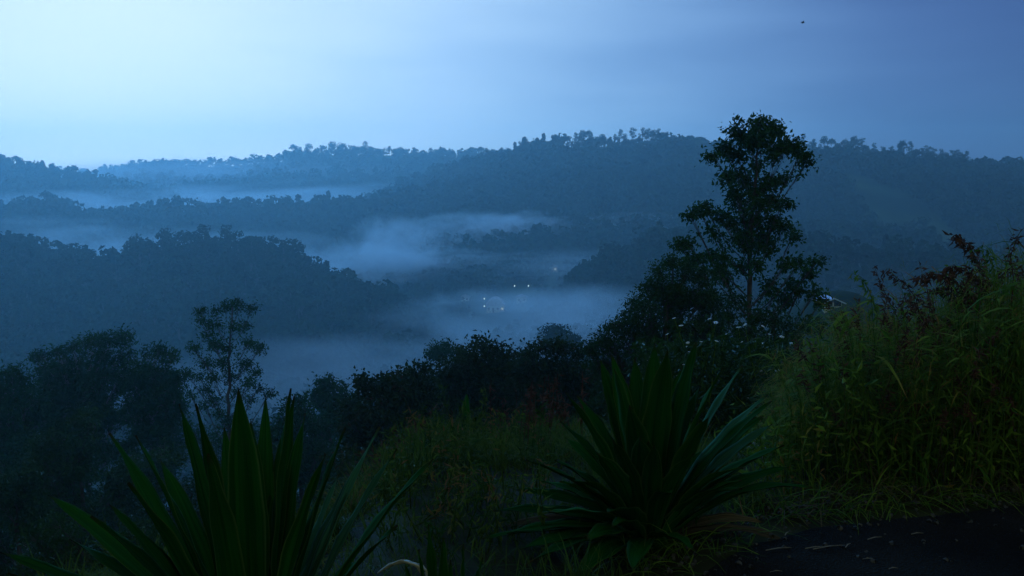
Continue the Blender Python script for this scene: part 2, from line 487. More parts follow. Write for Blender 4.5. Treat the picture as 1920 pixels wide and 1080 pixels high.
for r in range(rows):
    t_ = (r / (rows - 1)) ** 1.6
    yy = ed * (1 - t_) + (-40) * t_
    V.append(np.stack([xs, yy, ground_z(xs, yy) + 0.03 - (0.05 if r == 0 else 0)], 1))
V = np.stack(V); n_ = len(xs)
ii = np.arange(rows - 1)[:, None] * n_ + np.arange(n_ - 1)[None]
F = np.stack([ii, ii + n_, ii + n_ + 1, ii + 1], -1).reshape(-1, 4)
mb = MB(); mb.add(V.reshape(-1, 3), F, smooth=True)
tag(mb.build('road', road_mat()), 'dark road surface in the lower right corner', kind='structure')

# ------------------------------------------------------------------ far trees (templates of height 1, copied as objects or merged as forest)
def far_tree(kind, nq, q, rng):
    """returns leaf arrays and stick arrays for a tree of unit height"""
    P = []; sticks_ = []; NN = []
    if kind == 'dome':
        nl = 7
        c = np.stack([rng.normal(0, .17, nl), rng.normal(0, .17, nl), rng.uniform(.42, .86, nl)], 1)
        c[0] = (0, 0, .82)
        for k in range(nl):
            r = rng.uniform(.13, .22)
            m = nq // nl
            q_ = rand_dirs(m, rng); NN.append(q_ + [0, 0, .2])
            P.append(c[k] + q_ * r * rng.uniform(.8, 1, (m, 1)) * [1, 1, .75])
            sticks_.append(((0, 0, .3), c[k], .012))
        sticks_.append(((0, 0, -.05), (0, 0, .7), .022))
    elif kind == 'tall':
        nl = 7
        z = np.linspace(.5, .95, nl)
        for k in range(nl):
            a = rng.uniform(0, 6.28); rr = rng.uniform(.03, .2) * (1 if k < nl - 1 else .3)
            c = np.array([math.cos(a) * rr, math.sin(a) * rr, z[k]])
            m = nq // nl
            q_ = rand_dirs(m, rng); NN.append(q_ + [0, 0, .3])
            P.append(c + q_ * [.13, .13, .075] * rng.uniform(.5, 1, (m, 1)))
            sticks_.append(((0, 0, z[k] - .1), c, .008))
        sticks_.append(((0, 0, -.05), (0, 0, .93), .016))
    elif kind == 'umbrella':
        m = nq
        a = rng.uniform(0, 6.28, m); r = np.sqrt(rng.uniform(0, 1, m)) * rng.uniform(.24, .3)
        zz = .93 - .26 * (r / .3) ** 2 + rng.normal(0, .045, m)
        P.append(np.stack([np.cos(a) * r, np.sin(a) * r, zz], 1)); NN.append(np.stack([np.cos(a) * .5, np.sin(a) * .5, np.ones(m)], 1))
        for k in range(5):
            a_ = k * 1.26; sticks_.append(((0, 0, .55), (math.cos(a_) * .18, math.sin(a_) * .18, .85), .008))
        sticks_.append(((0, 0, -.05), (0, 0, .85), .018))
    else:
        m = nq
        t = rng.uniform(0, 1, m) ** 1.3
        a = rng.uniform(0, 6.28, m); r = .02 + .2 * (1 - t) * rng.uniform(.4, 1, m)
        P.append(np.stack([np.cos(a) * r, np.sin(a) * r, .12 + .88 * t], 1)); NN.append(np.stack([np.cos(a), np.sin(a), .4 + 0 * a], 1))
        sticks_.append(((0, 0, -.05), (0, 0, .9), .02))
    P = np.concatenate(P); NN = unit(np.concatenate(NN))
    n = len(P)
    D = unit(np.cross(NN, rand_dirs(n, rng)) + np.array([0, 0, -.1]))
    ti = np.clip(.5 + rng.normal(0, .18, n) + (P[:, 2] - .6) * .2, 0, 1)
    S0 = np.array([s[0] for s in sticks_], float); S1 = np.array([s[1] for s in sticks_], float); R = np.array([s[2] for s in sticks_])
    return P - D * q * .5, D, np.full(n, q) * rng.uniform(.6, 1.4, n), ti, S0, S1, R, NN

def far_tree_mesh(name, kind, nq, q, seed):
    rng = np.random.default_rng(seed)
    P, D, L, ti, S0, S1, R, NN = far_tree(kind, nq, q, rng)
    crown = MB(); leaves(crown, P, D, L, L * .85, ti, rng, nrm=NN)
    trunk = MB(); sticks(trunk, S0, S1, R, R * .5, 4)
    return trunk.mesh(name + '_trunk', M_BARK), crown.mesh(name + '_crown', M_LEAF_FAR)

TEMPL = {}
for kind in ('dome', 'tall', 'umbrella', 'cone'):
    TEMPL[kind] = [far_tree_mesh('tree_' + kind, kind, 330 if kind != 'tall' else 260, .075 if kind != 'tall' else .06, 100 + 7 * k + len(kind)) for k in range(4)]

def plant_far_tree(kind, k, x, y, h, label, group, wide=1.0, z=None):
    zz = gz(x, y) if z is None else z
    o = bpy.data.objects.new({'dome': 'broadleaf_tree', 'tall': 'slender_tree', 'umbrella': 'umbrella_tree', 'cone': 'conifer_tree'}[kind], None)
    o.location = (x, y, zz); o.scale = (h * wide, h * wide, h); o.rotation_euler = (0, 0, random.uniform(0, 6.28))
    col.objects.link(o)
    tag(o, label, 'tree', group)
    tm, cm = TEMPL[kind][k % 4]
    for nm, me in (('trunk', tm), ('crown', cm)):
        c = bpy.data.objects.new(nm, me); c.parent = o; col.objects.link(c)
    return o

KIND_WORD = {'dome': 'round-headed', 'tall': 'slender bare-trunked', 'umbrella': 'flat-topped', 'cone': 'pointed'}
ORD = ['first', 'second', 'third', 'fourth', 'fifth', 'sixth', 'seventh', 'eighth', 'ninth', 'tenth', 'eleventh', 'twelfth', 'thirteenth',
       'fourteenth', 'fifteenth', 'sixteenth', 'seventeenth', 'eighteenth', 'nineteenth', 'twentieth']
def crest_row(ridge, x0, x1, step, hpx, kinds, label, group, jit=10, wide=1.0, ordinal=None):
    """Trees standing along a ridge crest between two photo columns; hpx gives heights in pixels.
    Rows short enough to count get labels by kind and order along the row (ordinal = the row's words)."""
    cx, cy, cz, _, _ = RG[ridge]
    px = x0
    made = []
    while px < x1:
        D = float(np.interp((px - 960) / FPX, cx / cy, cy))
        y = D + random.uniform(-jit, jit)
        x = (px - 960) / FPX * y
        h = px_size(random.uniform(*hpx), y)
        kind = random.choice(kinds)
        o = plant_far_tree(kind, random.randrange(4), x, y, h, label, group, wide * random.uniform(.85, 1.2))
        made.append((kind, x / y, h, o))
        px += step * random.choice([.25, .5, .8, 1.2, 1.6, 2.0])
    if ordinal:
        for kind in set(k for k, _, _, _ in made):
            row = sorted([m for m in made if m[0] == kind], key=lambda m: m[1])
            n = len(row)
            for i, (k, u, h, o) in enumerate(row):
                if n == 1: w = 'the only %s tree %s' % (KIND_WORD[k], ordinal)
                elif i < n / 2: w = '%s %s tree from the left %s' % (ORD[i], KIND_WORD[k], ordinal)
                else: w = '%s %s tree from the right %s' % (ORD[n - 1 - i], KIND_WORD[k], ordinal)
                o['label'] = w

crest_row('near', -20, 250, 17, (48, 72), ['dome', 'dome', 'tall', 'cone'], 'round-headed tree on the left part of the dark near ridge', 'trees along the left part of the near ridge', ordinal='on the left part of the near ridge')
crest_row('near', 255, 560, 11, (52, 84), ['tall', 'umbrella', 'dome', 'tall'], 'tall open-crowned tree on the top of the dark near ridge', 'trees on the top of the near ridge', 14, ordinal='on the top of the near ridge')
crest_row('near', 565, 800, 15, (42, 66), ['dome'], 'rounded tree on the slope where the near ridge runs down into the mist', 'trees on the falling end of the near ridge', ordinal='on the falling end of the near ridge')
crest_row('big', 1062, 1235, 5.5, (17, 36), ['tall', 'umbrella', 'tall', 'dome', 'tall'], 'thin bare-trunked tree in the open row on the first hump of the right hill', 'thin trees on the first hump of the right hill', 12, 1.0)
crest_row('big', 1495, 1815, 6.5, (17, 36), ['tall', 'umbrella', 'tall', 'dome', 'tall'], 'thin bare-trunked tree in the long row on the far right hilltop', 'thin trees on the far right hilltop', 12, 1.0)
crest_row('big', 960, 1055, 12, (9, 14), ['dome'], 'small round tree on the shoulder left of the right hill top', 'trees on the shoulder of the right hill', ordinal='on the left shoulder of the right hill')
crest_row('big', 1245, 1490, 13, (9, 16), ['dome', 'dome', 'tall'], 'small tree in the saddle of the right hill behind the tall young tree', 'trees in the saddle of the right hill', ordinal='in the saddle of the right hill')
crest_row('far', 540, 690, 13, (16, 28), ['dome', 'tall', 'umbrella'], 'pale hazy tree on the far hump left of centre', 'trees on the far hump', ordinal='on the far pale hump')
crest_row('far', 700, 940, 16, (12, 20), ['dome', 'dome', 'umbrella'], 'pale hazy tree on the far ridge between the hump and the right hill', 'trees on the far ridge at the centre', ordinal='on the far ridge at the centre')
crest_row('far', 200, 535, 20, (9, 16), ['dome', 'dome', 'tall'], 'pale hazy tree on the low far ridge at the left', 'trees on the low far ridge at the left', ordinal='on the low far ridge')
crest_row('left', -10, 175, 16, (13, 24), ['dome', 'umbrella', 'tall'], 'hazy tree on the skyline at the far left edge', 'trees on the skyline at the left edge', ordinal='on the leftmost skyline')
crest_row('spur', -10, 200, 14, (22, 42), ['tall', 'umbrella', 'dome'], 'open-crowned tree in the grove standing out of the mist at the left', 'grove of trees in the mist at the left', ordinal='in the misty left grove')
crest_row('step', 350, 480, 12, (14, 26), ['cone', 'dome', 'tall'], 'dark little tree on the misty knoll left of centre', 'trees on the misty knoll', ordinal='on the misty knoll')
for px, h in ((1503, 22), (1541, 34), (1598, 26), (1700, 24), (1727, 30)):
    D = 606; x = (px - 960) / FPX * D
    plant_far_tree('cone' if px == 1541 else 'dome', px, x, D, px_size(h + 12, D),
                   {1503: 'narrow hazy tree just left of the pointed conifer', 1541: 'pointed conifer rising above the misty ridge right of the tall tree', 1598: 'rounded hazy tree right of the pointed conifer',
                    1700: 'left one of two broad hazy trees on the misty ridge at right', 1727: 'right one of two broad hazy trees on the misty ridge at right'}[px], None, 1.5 if px > 1541 else 1.1)

# forest covering the ridges: one mass, positions spread by distance
def forest():
    rng = np.random.default_rng(5)
    n = 60000
    u = rng.uniform(-.62, .62, n)
    y = 230 + (1560 - 230) * rng.uniform(0, 1, n) ** .85
    x = u * y
    z = ground_z(x, y)
    # drop what the terrain in front hides
    us = np.linspace(-.64, .64, 260); ys = np.linspace(120, 1600, 500)
    UU, YY = np.meshgrid(us, ys, indexing='ij')
    el = (ground_z(UU * YY, YY) - CAM_Z) / YY
    cm = np.maximum.accumulate(el, axis=1)
    iu = np.clip(np.searchsorted(us, u), 0, 259); iy = np.clip(np.searchsorted(ys, y - 12), 0, 499)
    h = np.where(rng.uniform(size=n) < .15, rng.uniform(11, 16, n), rng.uniform(4.5, 10.5, n))
    vis = (z + h * 1.2 - CAM_Z) / y > cm[iu, iy] - .002
    inview = np.abs(u) < .56
    clear = fbm(x / 90, y / 120, 61, 3)
    keep = vis & inview & (clear < .42) & (rng.uniform(size=n) < np.clip(900 / y, .45, 1))
    yb = np.interp(x, RG['big'][0], RG['big'][1]); pxx = 960 + x / y * FPX
    grove = (np.abs(y - yb) < 55) & (((pxx > 1055) & (pxx < 1240)) | ((pxx > 1490) & (pxx < 1825)))
    h = np.where(grove, h * .6, h)
    # no trees on the village clearing
    for v in VILLAGE:
        keep &= ~((np.abs(x - v.x * y / v.y) < 6.5) & (y < v.y + 12) & (y > v.y - 95))
    x, y, z, h = x[keep], y[keep], z[keep], h[keep]
    idx = np.argsort(y); x, y, z, h = x[idx], y[idx], z[idx], h[idx]
    mb = MB()
    kinds = ['dome', 'dome', 'dome', 'dome', 'dome', 'tall', 'umbrella', 'cone']
    near_t = [far_tree(k, 90, .16, np.random.default_rng(300 + i)) for i, k in enumerate(kinds)]
    far_t = [far_tree(k, 36, .26, np.random.default_rng(400 + i)) for i, k in enumerate(kinds)]
    for lo, hi, T in ((0, 560, near_t), (560, 5000, far_t)):
        for ki in range(len(kinds)):
            sel = (y >= lo) & (y < hi) & (np.arange(len(x)) % len(kinds) == ki)
            m = int(sel.sum())
            if not m: continue
            P, D, L, ti, S0, S1, R, NN = T[ki]
            a = rng.uniform(0, 6.28, m); ca, sa = np.cos(a), np.sin(a)
            hh = h[sel]; B = np.stack([x[sel], y[sel], z[sel]], 1)
            wide = 1.25 if kinds[ki] == 'dome' else 1.0
            def tr(Q, w=1.0):
                X = Q[None, :, 0] * ca[:, None] - Q[None, :, 1] * sa[:, None]
                Y = Q[None, :, 0] * sa[:, None] + Q[None, :, 1] * ca[:, None]
                return np.stack([X * w, Y * w, np.broadcast_to(Q[None, :, 2], X.shape)], -1)
            PP = tr(P, wide) * hh[:, None, None] + B[:, None]
            DD = tr(D); N3 = tr(NN)
            LL = L[None] * hh[:, None]
            tt = np.clip(ti[None] + rng.normal(0, .3, (m, 1)), 0, 1)
            leaves(mb, PP.reshape(-1, 3), DD.reshape(-1, 3), LL.ravel(), LL.ravel() * .9, tt.ravel(), rng, nrm=N3.reshape(-1, 3))
            if hi < 600:
                A = tr(S0) * hh[:, None, None] + B[:, None]; C = tr(S1, wide) * hh[:, None, None] + B[:, None]
                RR = (R[None] * hh[:, None]).ravel()
                sticks(mb, A.reshape(-1, 3), C.reshape(-1, 3), RR, RR * .5, 3, mat=1)
    print('forest trees', len(x), 'verts', mb.n)
    o = mb.build('forest', [M_LEAF_FAR, M_BARK])
    tag(o, 'dark forest covering the misty ridges and slopes across the valley', kind='stuff')
forest()

# ------------------------------------------------------------------ near trees and shrubs
def lobe_plant(name, label, cat, base, trunk, lobes, D, leaf, per=1.0, mat=None, bark=None, r0=.08, depth=1.0, droop=.15,
               wfac=.5, group=None, seed=1, twig=True, flatten=.75, sig=.5, grow=1.12, multi=False, flat=0.0):
    """trunk: photo pixels from the foot up; lobes: (px, py, r) clumps of leaves; D the distance of the plant."""
    rng = np.random.default_rng(seed)
    root = thing(name, label, cat, base, group)
    tp = [np.array(base) - [0, 0, .15]] + [np.array(at(px, py, D + (rng.uniform(-.1, .1) * D * .02))) for px, py in trunk]
    # smooth the trunk path
    path = [tp[0]]
    for a, b in zip(tp[:-1], tp[1:]):
        for k in range(1, 5):
            path.append(a + (b - a) * k / 4 + rng.normal(0, .25, 3) * r0 * (k < 4))
    path = np.array(path); npth = len(path)
    rad = r0 * (1 - .8 * np.linspace(0, 1, npth) ** .9)
    tb = MB(); cb = MB()
    tube(tb, path, rad, 8)
    spread = px_size(1, D)
    xs_ = [l[0] for l in lobes]; halfw = (max(xs_) - min(xs_)) / 2 * spread
    for (px, py, rp) in lobes:
        r = rp * spread * grow
        c0 = np.array(at(px, py, D))
        tx = np.interp(c0[2], path[:, 2], path[:, 0])
        room = math.sqrt(max(halfw ** 2 - min(abs(c0[0] - tx), halfw) ** 2, 0)) * depth
        yy = D + rng.uniform(-1, 1) * min(room, halfw) * .8
        c = np.array(at(px, py, yy))
        # limb from the trunk, rising to the clump
        zt = c[2] - 1.15 * np.linalg.norm(c[:2] - [tx, D]) - r * .5
        k = int(np.argmin(np.abs(path[:, 2] - zt))); k = max(1 if len(path) > 3 else 0, min(k, npth - 2))
        s = path[k]
        mid = (s + c) / 2 + np.array([0, 0, -.12 * np.linalg.norm(c - s)]) + rng.normal(0, .04, 3) * np.linalg.norm(c - s)
        lr = max(rad[k] * .26, r0 * .06)
        q = np.array([s, s * .5 + mid * .5 + (c - s) * .02, mid, mid * .5 + c * .5, c])
        tube(tb, q, np.linspace(lr, lr * .3, 5), 5)
        # twigs and leaves
        m = max(16, int(14 * per * (r / leaf) ** 1.75 / 3))
        nsub = 6
        subc = c + rand_dirs(nsub, rng) * r * rng.uniform(.35, .85, (nsub, 1)) * [1, 1, flatten]
        which = rng.integers(0, nsub, m)
        sub_r = (r * rng.uniform(.32, .62, nsub))[which][:, None]
        off_ = rng.normal(0, sig, (m, 3))
        tips = subc[which] + off_ * sub_r * [1, 1, flatten]
        nb = m // 5     # sparse sprays along the outer limb
        tl = rng.uniform(1.6, 4, nb); i0 = np.clip(tl.astype(int), 0, 3)
        tips[:nb] = q[i0] + (q[i0 + 1] - q[i0]) * (tl - i0)[:, None] + rng.normal(0, r * .38, (nb, 3))
        if twig:
            f0 = q[rng.integers(2, 5, m)]
            sticks(tb, f0, tips, lr * .28, lr * .12, 3)
        kl = 11
        base_t = rng.normal(.5, .13) 
        P = np.repeat(tips, kl, 0) + rng.normal(0, leaf * .95, (m * kl, 3)) * [1, 1, .8]
        Dd = unit(np.repeat(unit(tips - c), kl, 0) * .5 + rand_dirs(m * kl, rng) * .9 + [0, 0, -droop])
        ti = np.clip(base_t + rng.normal(0, .16, m * kl), 0, 1)
        ln = leaf * rng.uniform(.5, 1.35, m * kl)
        leaves(cb, P, Dd, ln, ln * wfac, ti, rng, flat=flat, nrm=np.repeat(unit(off_ + [0, 0, .5]), kl, 0))
    tb.build('trunk', bark or M_BARK, root)
    cb.build('crown', mat or M_LEAF_SHRUB, root)
    return root

def foot(px, D):
    x = (px - 960) / FPX * D
    return Vector((x, D, gz(x, D)))
def fill(poly_rows, r, rng, n_mult=1.0):
    """lobes scattered between top and bottom rows: list of (x0, x1, ytop, ybottom)"""
    L = []
    for x0, x1, y0, y1 in poly_rows:
        n = int(max(1, (x1 - x0) * (y1 - y0) / (r * r * 1.6) * n_mult))
        for _ in range(n):
            L.append((rng.uniform(x0, x1), rng.uniform(y0, y1), r * rng.uniform(.75, 1.25)))
    return L
rr = random.Random(3)
rf = random.Random(4)

tall_lobes = [(1422, 232, 20), (1387, 243, 18), (1450, 246, 22), (1405, 262, 20), (1361, 281, 16), (1339, 293, 12), (1379, 293, 14), (1479, 270, 20),
 (1457, 289, 14), (1501, 291, 14), (1516, 303, 8), (1424, 256, 18), (1379, 326, 13), (1361, 339, 9), (1396, 337, 12), (1420, 312, 8), (1438, 344, 11), (1464, 337, 11),
 (1387, 363, 14), (1420, 359, 14), (1450, 372, 14), (1470, 381, 10), (1381, 385, 14), (1413, 385, 15), (1353, 407, 14), (1379, 413, 15), (1413, 415, 17), (1450, 418, 15),
 (1472, 426, 12), (1486, 444, 6), (1342, 437, 8), (1387, 444, 14), (1427, 441, 14), (1442, 465, 10), (1405, 459, 11),
 (1312, 396, 7), (1296, 406, 7), (1322, 391, 4), (1288, 455, 7), (1274, 461, 6),
 (1331, 481, 12), (1305, 485, 12), (1290, 497, 12), (1352, 486, 8), (1361, 522, 12), (1420, 492, 8), (1390, 500, 9), (1440, 535, 9), (1345, 505, 9),
 (1476, 492, 10), (1500, 492, 10), (1530, 492, 7), (1512, 513, 9), (1479, 530, 11), (1500, 543, 10), (1528, 550, 8), (1541, 566, 6), (1472, 563, 12), (1450, 550, 10)]
lobe_plant('tall_tree', 'tall slender young tree with open clumped crown standing right of centre against the mist', 'tree', foot(1405, 22),
           [(1407, 760), (1404, 640), (1405, 560), (1406, 480), (1412, 410), (1416, 340), (1420, 285), (1423, 240)], tall_lobes, 22, .10, 2.3, M_LEAF_TALL, r0=.085, seed=3, depth=.7, sig=.40, grow=.98, wfac=.55)

rb = [(1262, 488, 18), (1240, 512, 20), (1213, 548, 22), (1180, 586, 22), (1158, 606, 20), (1130, 632, 18), (1118, 650, 18), (1285, 520, 26), (1250, 555, 30), (1215, 590, 30), (1300, 560, 30), (1185, 625, 30), (1150, 655, 30), (1250, 610, 36), (1290, 620, 36), (1210, 660, 38),
      (1160, 700, 34), (1260, 680, 40), (1325, 520, 22), (1335, 565, 26), (1330, 610, 30), (1130, 690, 26), (1310, 670, 38), (1220, 720, 40), (1290, 730, 40), (1150, 750, 36), (1105, 660, 12), (1198, 566, 12), (1226, 528, 10)]
rb += fill([(1120, 1340, 690, 790), (1200, 1340, 590, 700), (1240, 1330, 540, 600)], 28, rf)
lobe_plant('dense_shrub', 'dark dense tall shrub sloping up to the left side of the tall young tree', 'shrub', foot(1245, 19.5), [(1245, 700), (1250, 600), (1262, 500)], rb, 19.5, .075, 1.35, M_LEAF_SHRUB, r0=.09, seed=4, wfac=.42, depth=.8)
rb2 = [(1375, 560, 22), (1365, 600, 28), (1420, 590, 26), (1400, 640, 34), (1450, 600, 24), (1480, 620, 26), (1510, 600, 18), (1450, 650, 34), (1500, 655, 30), (1540, 620, 18), (1560, 665, 18), (1350, 660, 34), (1400, 700, 38), (1470, 710, 38), (1540, 700, 36), (1360, 730, 36), (1430, 750, 36), (1510, 760, 36)]
rb2 += fill([(1340, 1600, 680, 800)], 30, rf)
lobe_plant('loose_shrub', 'loose shrub with gaps of pale mist, around the foot of the tall young tree', 'shrub', foot(1450, 17), [(1450, 720), (1452, 640), (1455, 590)], rb2, 17, .07, .8, M_LEAF_SHRUB, r0=.05, seed=5, wfac=.45, depth=.8)

h1 = [(905, 652, 20), (880, 668, 22), (935, 655, 20), (957, 668, 18), (860, 680, 22), (840, 690, 20), (905, 690, 34), (950, 700, 30), (860, 715, 30), (820, 705, 24), (800, 715, 20), (905, 740, 40), (830, 760, 38), (960, 750, 34), (790, 745, 26), (890, 800, 40), (820, 820, 36), (950, 815, 36)]
h1 += fill([(800, 970, 720, 880), (850, 960, 680, 740)], 26, rf, 1.3)
lobe_plant('leafy_tree', 'dark round leafy tree making the left hump of the thicket at the centre', 'tree', foot(890, 28), [(890, 820), (892, 740), (895, 670)], h1, 28, .13, 1.25, M_LEAF_HEDGE, r0=.14, seed=6, depth=.8)
h2 = [(985, 662, 18), (1005, 650, 18), (1035, 648, 18), (1060, 655, 18), (1088, 662, 18), (1010, 680, 28), (1055, 685, 30), (1095, 690, 26), (1020, 720, 34), (1075, 725, 34), (1110, 720, 24), (1000, 760, 32), (1060, 770, 38), (1110, 770, 30), (1040, 820, 36), (1100, 820, 30), (985, 700, 20)]
h2 += fill([(970, 1140, 690, 870)], 26, rf, 1.3)
lobe_plant('leafy_tree', 'dark flat-topped leafy tree right of the centre hump, below the fogbound valley', 'tree', foot(1050, 26), [(1050, 820), (1050, 730), (1045, 665)], h2, 26, .12, 1.25, M_LEAF_HEDGE, r0=.13, seed=7, depth=.8)
h3 = [(677, 714, 8), (690, 726, 10), (708, 722, 9), (728, 712, 12), (750, 708, 13), (772, 704, 13), (790, 696, 12), (740, 730, 22), (775, 735, 24), (705, 745, 22), (675, 755, 20), (720, 770, 30), (770, 775, 30), (670, 790, 26), (720, 815, 32), (775, 820, 32), (665, 830, 26), (650, 770, 14)]
h3 += fill([(660, 810, 745, 880), (720, 810, 720, 760)], 24, rf, 1.3)
lobe_plant('thicket_shrub', 'ragged shrub with separate leaf sprays on top, left end of the dark thicket', 'shrub', foot(730, 25), [(730, 830), (735, 770), (740, 720)], h3, 25, .13, 1.0, M_LEAF_HEDGE, r0=.09, seed=8, depth=.8, wfac=.6)
h4 = [(832, 650, 10), (815, 655, 12), (850, 656, 12), (805, 664, 10), (865, 662, 9), (830, 662, 14)]
lobe_plant('umbrella_tree', 'small hazy flat-topped tree just behind the centre thicket', 'tree', foot(835, 62), [(835, 720), (834, 670)], h4, 62, .22, 1.6, M_LEAF_EUCA, r0=.12, seed=9)
h5 = [(618, 714, 11), (610, 722, 13), (632, 726, 12), (600, 735, 12), (588, 742, 8), (648, 738, 10), (620, 745, 18), (645, 755, 14), (600, 760, 14), (630, 775, 22), (655, 790, 20), (610, 800, 22)]
lobe_plant('round_headed_tree', 'hazy round-headed tree at the left of the thicket, above the valley mist', 'tree', foot(620, 52), [(620, 800), (620, 760), (617, 722)], h5, 52, .2, 1.5, M_LEAF_EUCA, r0=.14, seed=10)
h6 = [(562, 752, 12), (545, 760, 12), (535, 775, 14), (572, 770, 18), (555, 790, 22), (525, 800, 18), (590, 795, 22), (560, 830, 28), (600, 840, 30), (530, 850, 28), (570, 880, 30), (620, 880, 30), (505, 820, 12), (520, 900, 30), (600, 920, 30)]
h6 += fill([(510, 650, 800, 960)], 24, rf, 1.2)
lobe_plant('bushy_tree', 'dim bushy tree low behind the tips of the big agave at left', 'tree', foot(565, 42), [(565, 900), (565, 820), (560, 765)], h6, 42, .18, 1.3, M_LEAF_EUCA, r0=.15, seed=11)
h6b = [(640, 860, 30), (690, 870, 34), (740, 880, 30), (670, 910, 34), (720, 920, 34), (800, 870, 30), (860, 870, 30), (780, 900, 26), (930, 845, 26), (980, 840, 24), (1010, 830, 24), (890, 835, 24), (620, 930, 30)]
lobe_plant('low_shrub', 'low dark shrub at the foot of the centre thicket, above the grass', 'shrub', foot(740, 15), [(740, 900), (740, 860)], h6b, 15, .07, .9, M_LEAF_HEDGE, r0=.05, seed=12)
h7 = [(1045, 622, 14), (1030, 626, 13), (1060, 628, 13), (1045, 634, 18), (1022, 640, 14), (1068, 640, 14)]
lobe_plant('fogbound_tree', 'single round crown dimly showing out of the valley fog at the centre', 'tree', foot(1045, 200), [(1045, 690), (1045, 640)], h7, 200, .7, 1.6, M_LEAF_FAR, r0=.3, seed=13)

# left side trees
la = [(231, 625, 12), (210, 636, 17), (168, 642, 16), (188, 640, 14), (135, 648, 16), (111, 662, 16), (80, 666, 9), (68, 672, 6), (96, 690, 16), (144, 676, 22), (190, 671, 22), (228, 662, 16), (120, 705, 20), (160, 712, 24), (200, 708, 22), (110, 735, 20), (150, 750, 26), (190, 745, 22), (140, 785, 26), (180, 790, 22), (240, 640, 8), (225, 725, 18), (100, 770, 16)]
la += fill([(85, 235, 690, 850)], 20, rf, 1.2)
lobe_plant('spreading_tree', 'broad spreading tree with tufted crown, tallest in the clump at the left', 'tree', foot(155, 52), [(155, 800), (160, 720), (175, 660)], la, 52, .23, 1.7, M_LEAF_EUCA, bark=M_BARK_PALE, r0=.19, seed=14, wfac=.35, flatten=.55)
lb = [(294, 656, 13), (313, 664, 14), (275, 664, 11), (325, 672, 8), (262, 690, 20), (290, 695, 20), (313, 704, 14), (337, 702, 7), (250, 715, 18), (280, 728, 24), (310, 735, 18), (260, 760, 24), (300, 768, 24), (325, 750, 10), (270, 800, 24), (310, 800, 20), (240, 745, 14), (320, 785, 12)]
lb += fill([(235, 335, 710, 860)], 19, rf, 1.2)
lobe_plant('spreading_tree', 'tufted tree just right of the tallest one, beside the slender lone tree', 'tree', foot(285, 50), [(285, 810), (285, 740), (290, 675)], lb, 50, .22, 1.7, M_LEAF_EUCA, bark=M_BARK_PALE, r0=.17, seed=15, wfac=.35, flatten=.55)
lc = [(20, 702, 18), (42, 712, 18), (5, 715, 18), (62, 728, 10), (30, 735, 22), (55, 750, 20), (10, 765, 26), (45, 785, 26), (20, 810, 28), (60, 815, 22), (80, 790, 14)]
lc += fill([(-20, 90, 740, 880)], 22, rf, 1.2)
lobe_plant('spreading_tree', 'bushy tree cut off by the left edge of the picture', 'tree', foot(25, 46), [(25, 830), (28, 760), (28, 715)], lc, 46, .21, 1.6, M_LEAF_EUCA, bark=M_BARK_PALE, r0=.16, seed=16, wfac=.35, flatten=.6)
ls = [(375, 584, 6), (375, 601, 6), (420, 575, 7), (405, 582, 8), (448, 571, 9), (474, 577, 8), (435, 572, 6), (404, 607, 11), (438, 612, 8), (462, 610, 8), (388, 632, 8), (361, 651, 10), (402, 646, 12), (462, 640, 10), (488, 652, 10), (428, 656, 9),
      (385, 678, 11), (419, 680, 10), (455, 683, 11), (480, 699, 9), (349, 698, 6), (397, 708, 9), (433, 707, 10), (464, 717, 10), (387, 729, 8), (486, 728, 7), (356, 741, 5), (400, 748, 8), (440, 735, 8), (505, 738, 3), (409, 775, 6), (470, 750, 6), (385, 760, 5), (428, 790, 6), (375, 708, 6)]
lobe_plant('slender_lone_tree', 'lone slender tree with thin horizontal layers of foliage, in front of the mist at left', 'tree', foot(428, 42), [(428, 860), (429, 760), (430, 690), (432, 630), (436, 575)], ls, 42, .14, 2.0, M_LEAF_EUCA, bark=M_BARK, r0=.11, seed=17, wfac=.35, flatten=.5, depth=.8)

rs = random.Random(8)
def bushes(name, label, cx, D, rows, r, leaf, seed, mat=M_LEAF_SHRUB, per=.9, wf=.4):
    L = fill(rows, r, rs)
    top = min(l[1] for l in L)
    lobe_plant(name, label, 'shrub', foot(cx, D), [(cx, top + 90), (cx, top + 30)], L, D, leaf, per, mat, r0=.09, seed=seed, wfac=wf, depth=.5)
bushes('leafy_shrub', 'dark leafy shrub with whitish stems below the tufted trees at left', 150, 30, [(90, 170, 785, 830), (60, 220, 820, 880), (20, 250, 870, 960), (20, 260, 950, 1060)], 26, .16, 20)
bushes('leafy_shrub', 'dim shrub behind the others under the left edge tree', 70, 40, [(-20, 130, 820, 880), (-20, 240, 870, 1000)], 26, .2, 25, M_LEAF_EUCA)
bushes('leafy_shrub', 'dark shrub in the bottom left corner', 30, 24, [(-40, 50, 860, 930), (-60, 90, 920, 1010), (-60, 110, 1000, 1110)], 28, .13, 21)
bushes('leafy_shrub', 'low dim shrub between the tufted trees and the agave tips at left', 300, 34, [(225, 340, 845, 890), (200, 420, 880, 960), (220, 420, 950, 1040)], 26, .17, 22)
bushes('leafy_shrub', 'dim bluish shrub under the slender lone tree', 430, 50, [(340, 520, 800, 860), (340, 520, 860, 930)], 24, .22, 23, M_LEAF_EUCA)
bushes('leafy_shrub', 'dark shrub behind the big agave in the lower left', 250, 12, [(60, 360, 980, 1080), (60, 460, 1050, 1120)], 40, .07, 24)

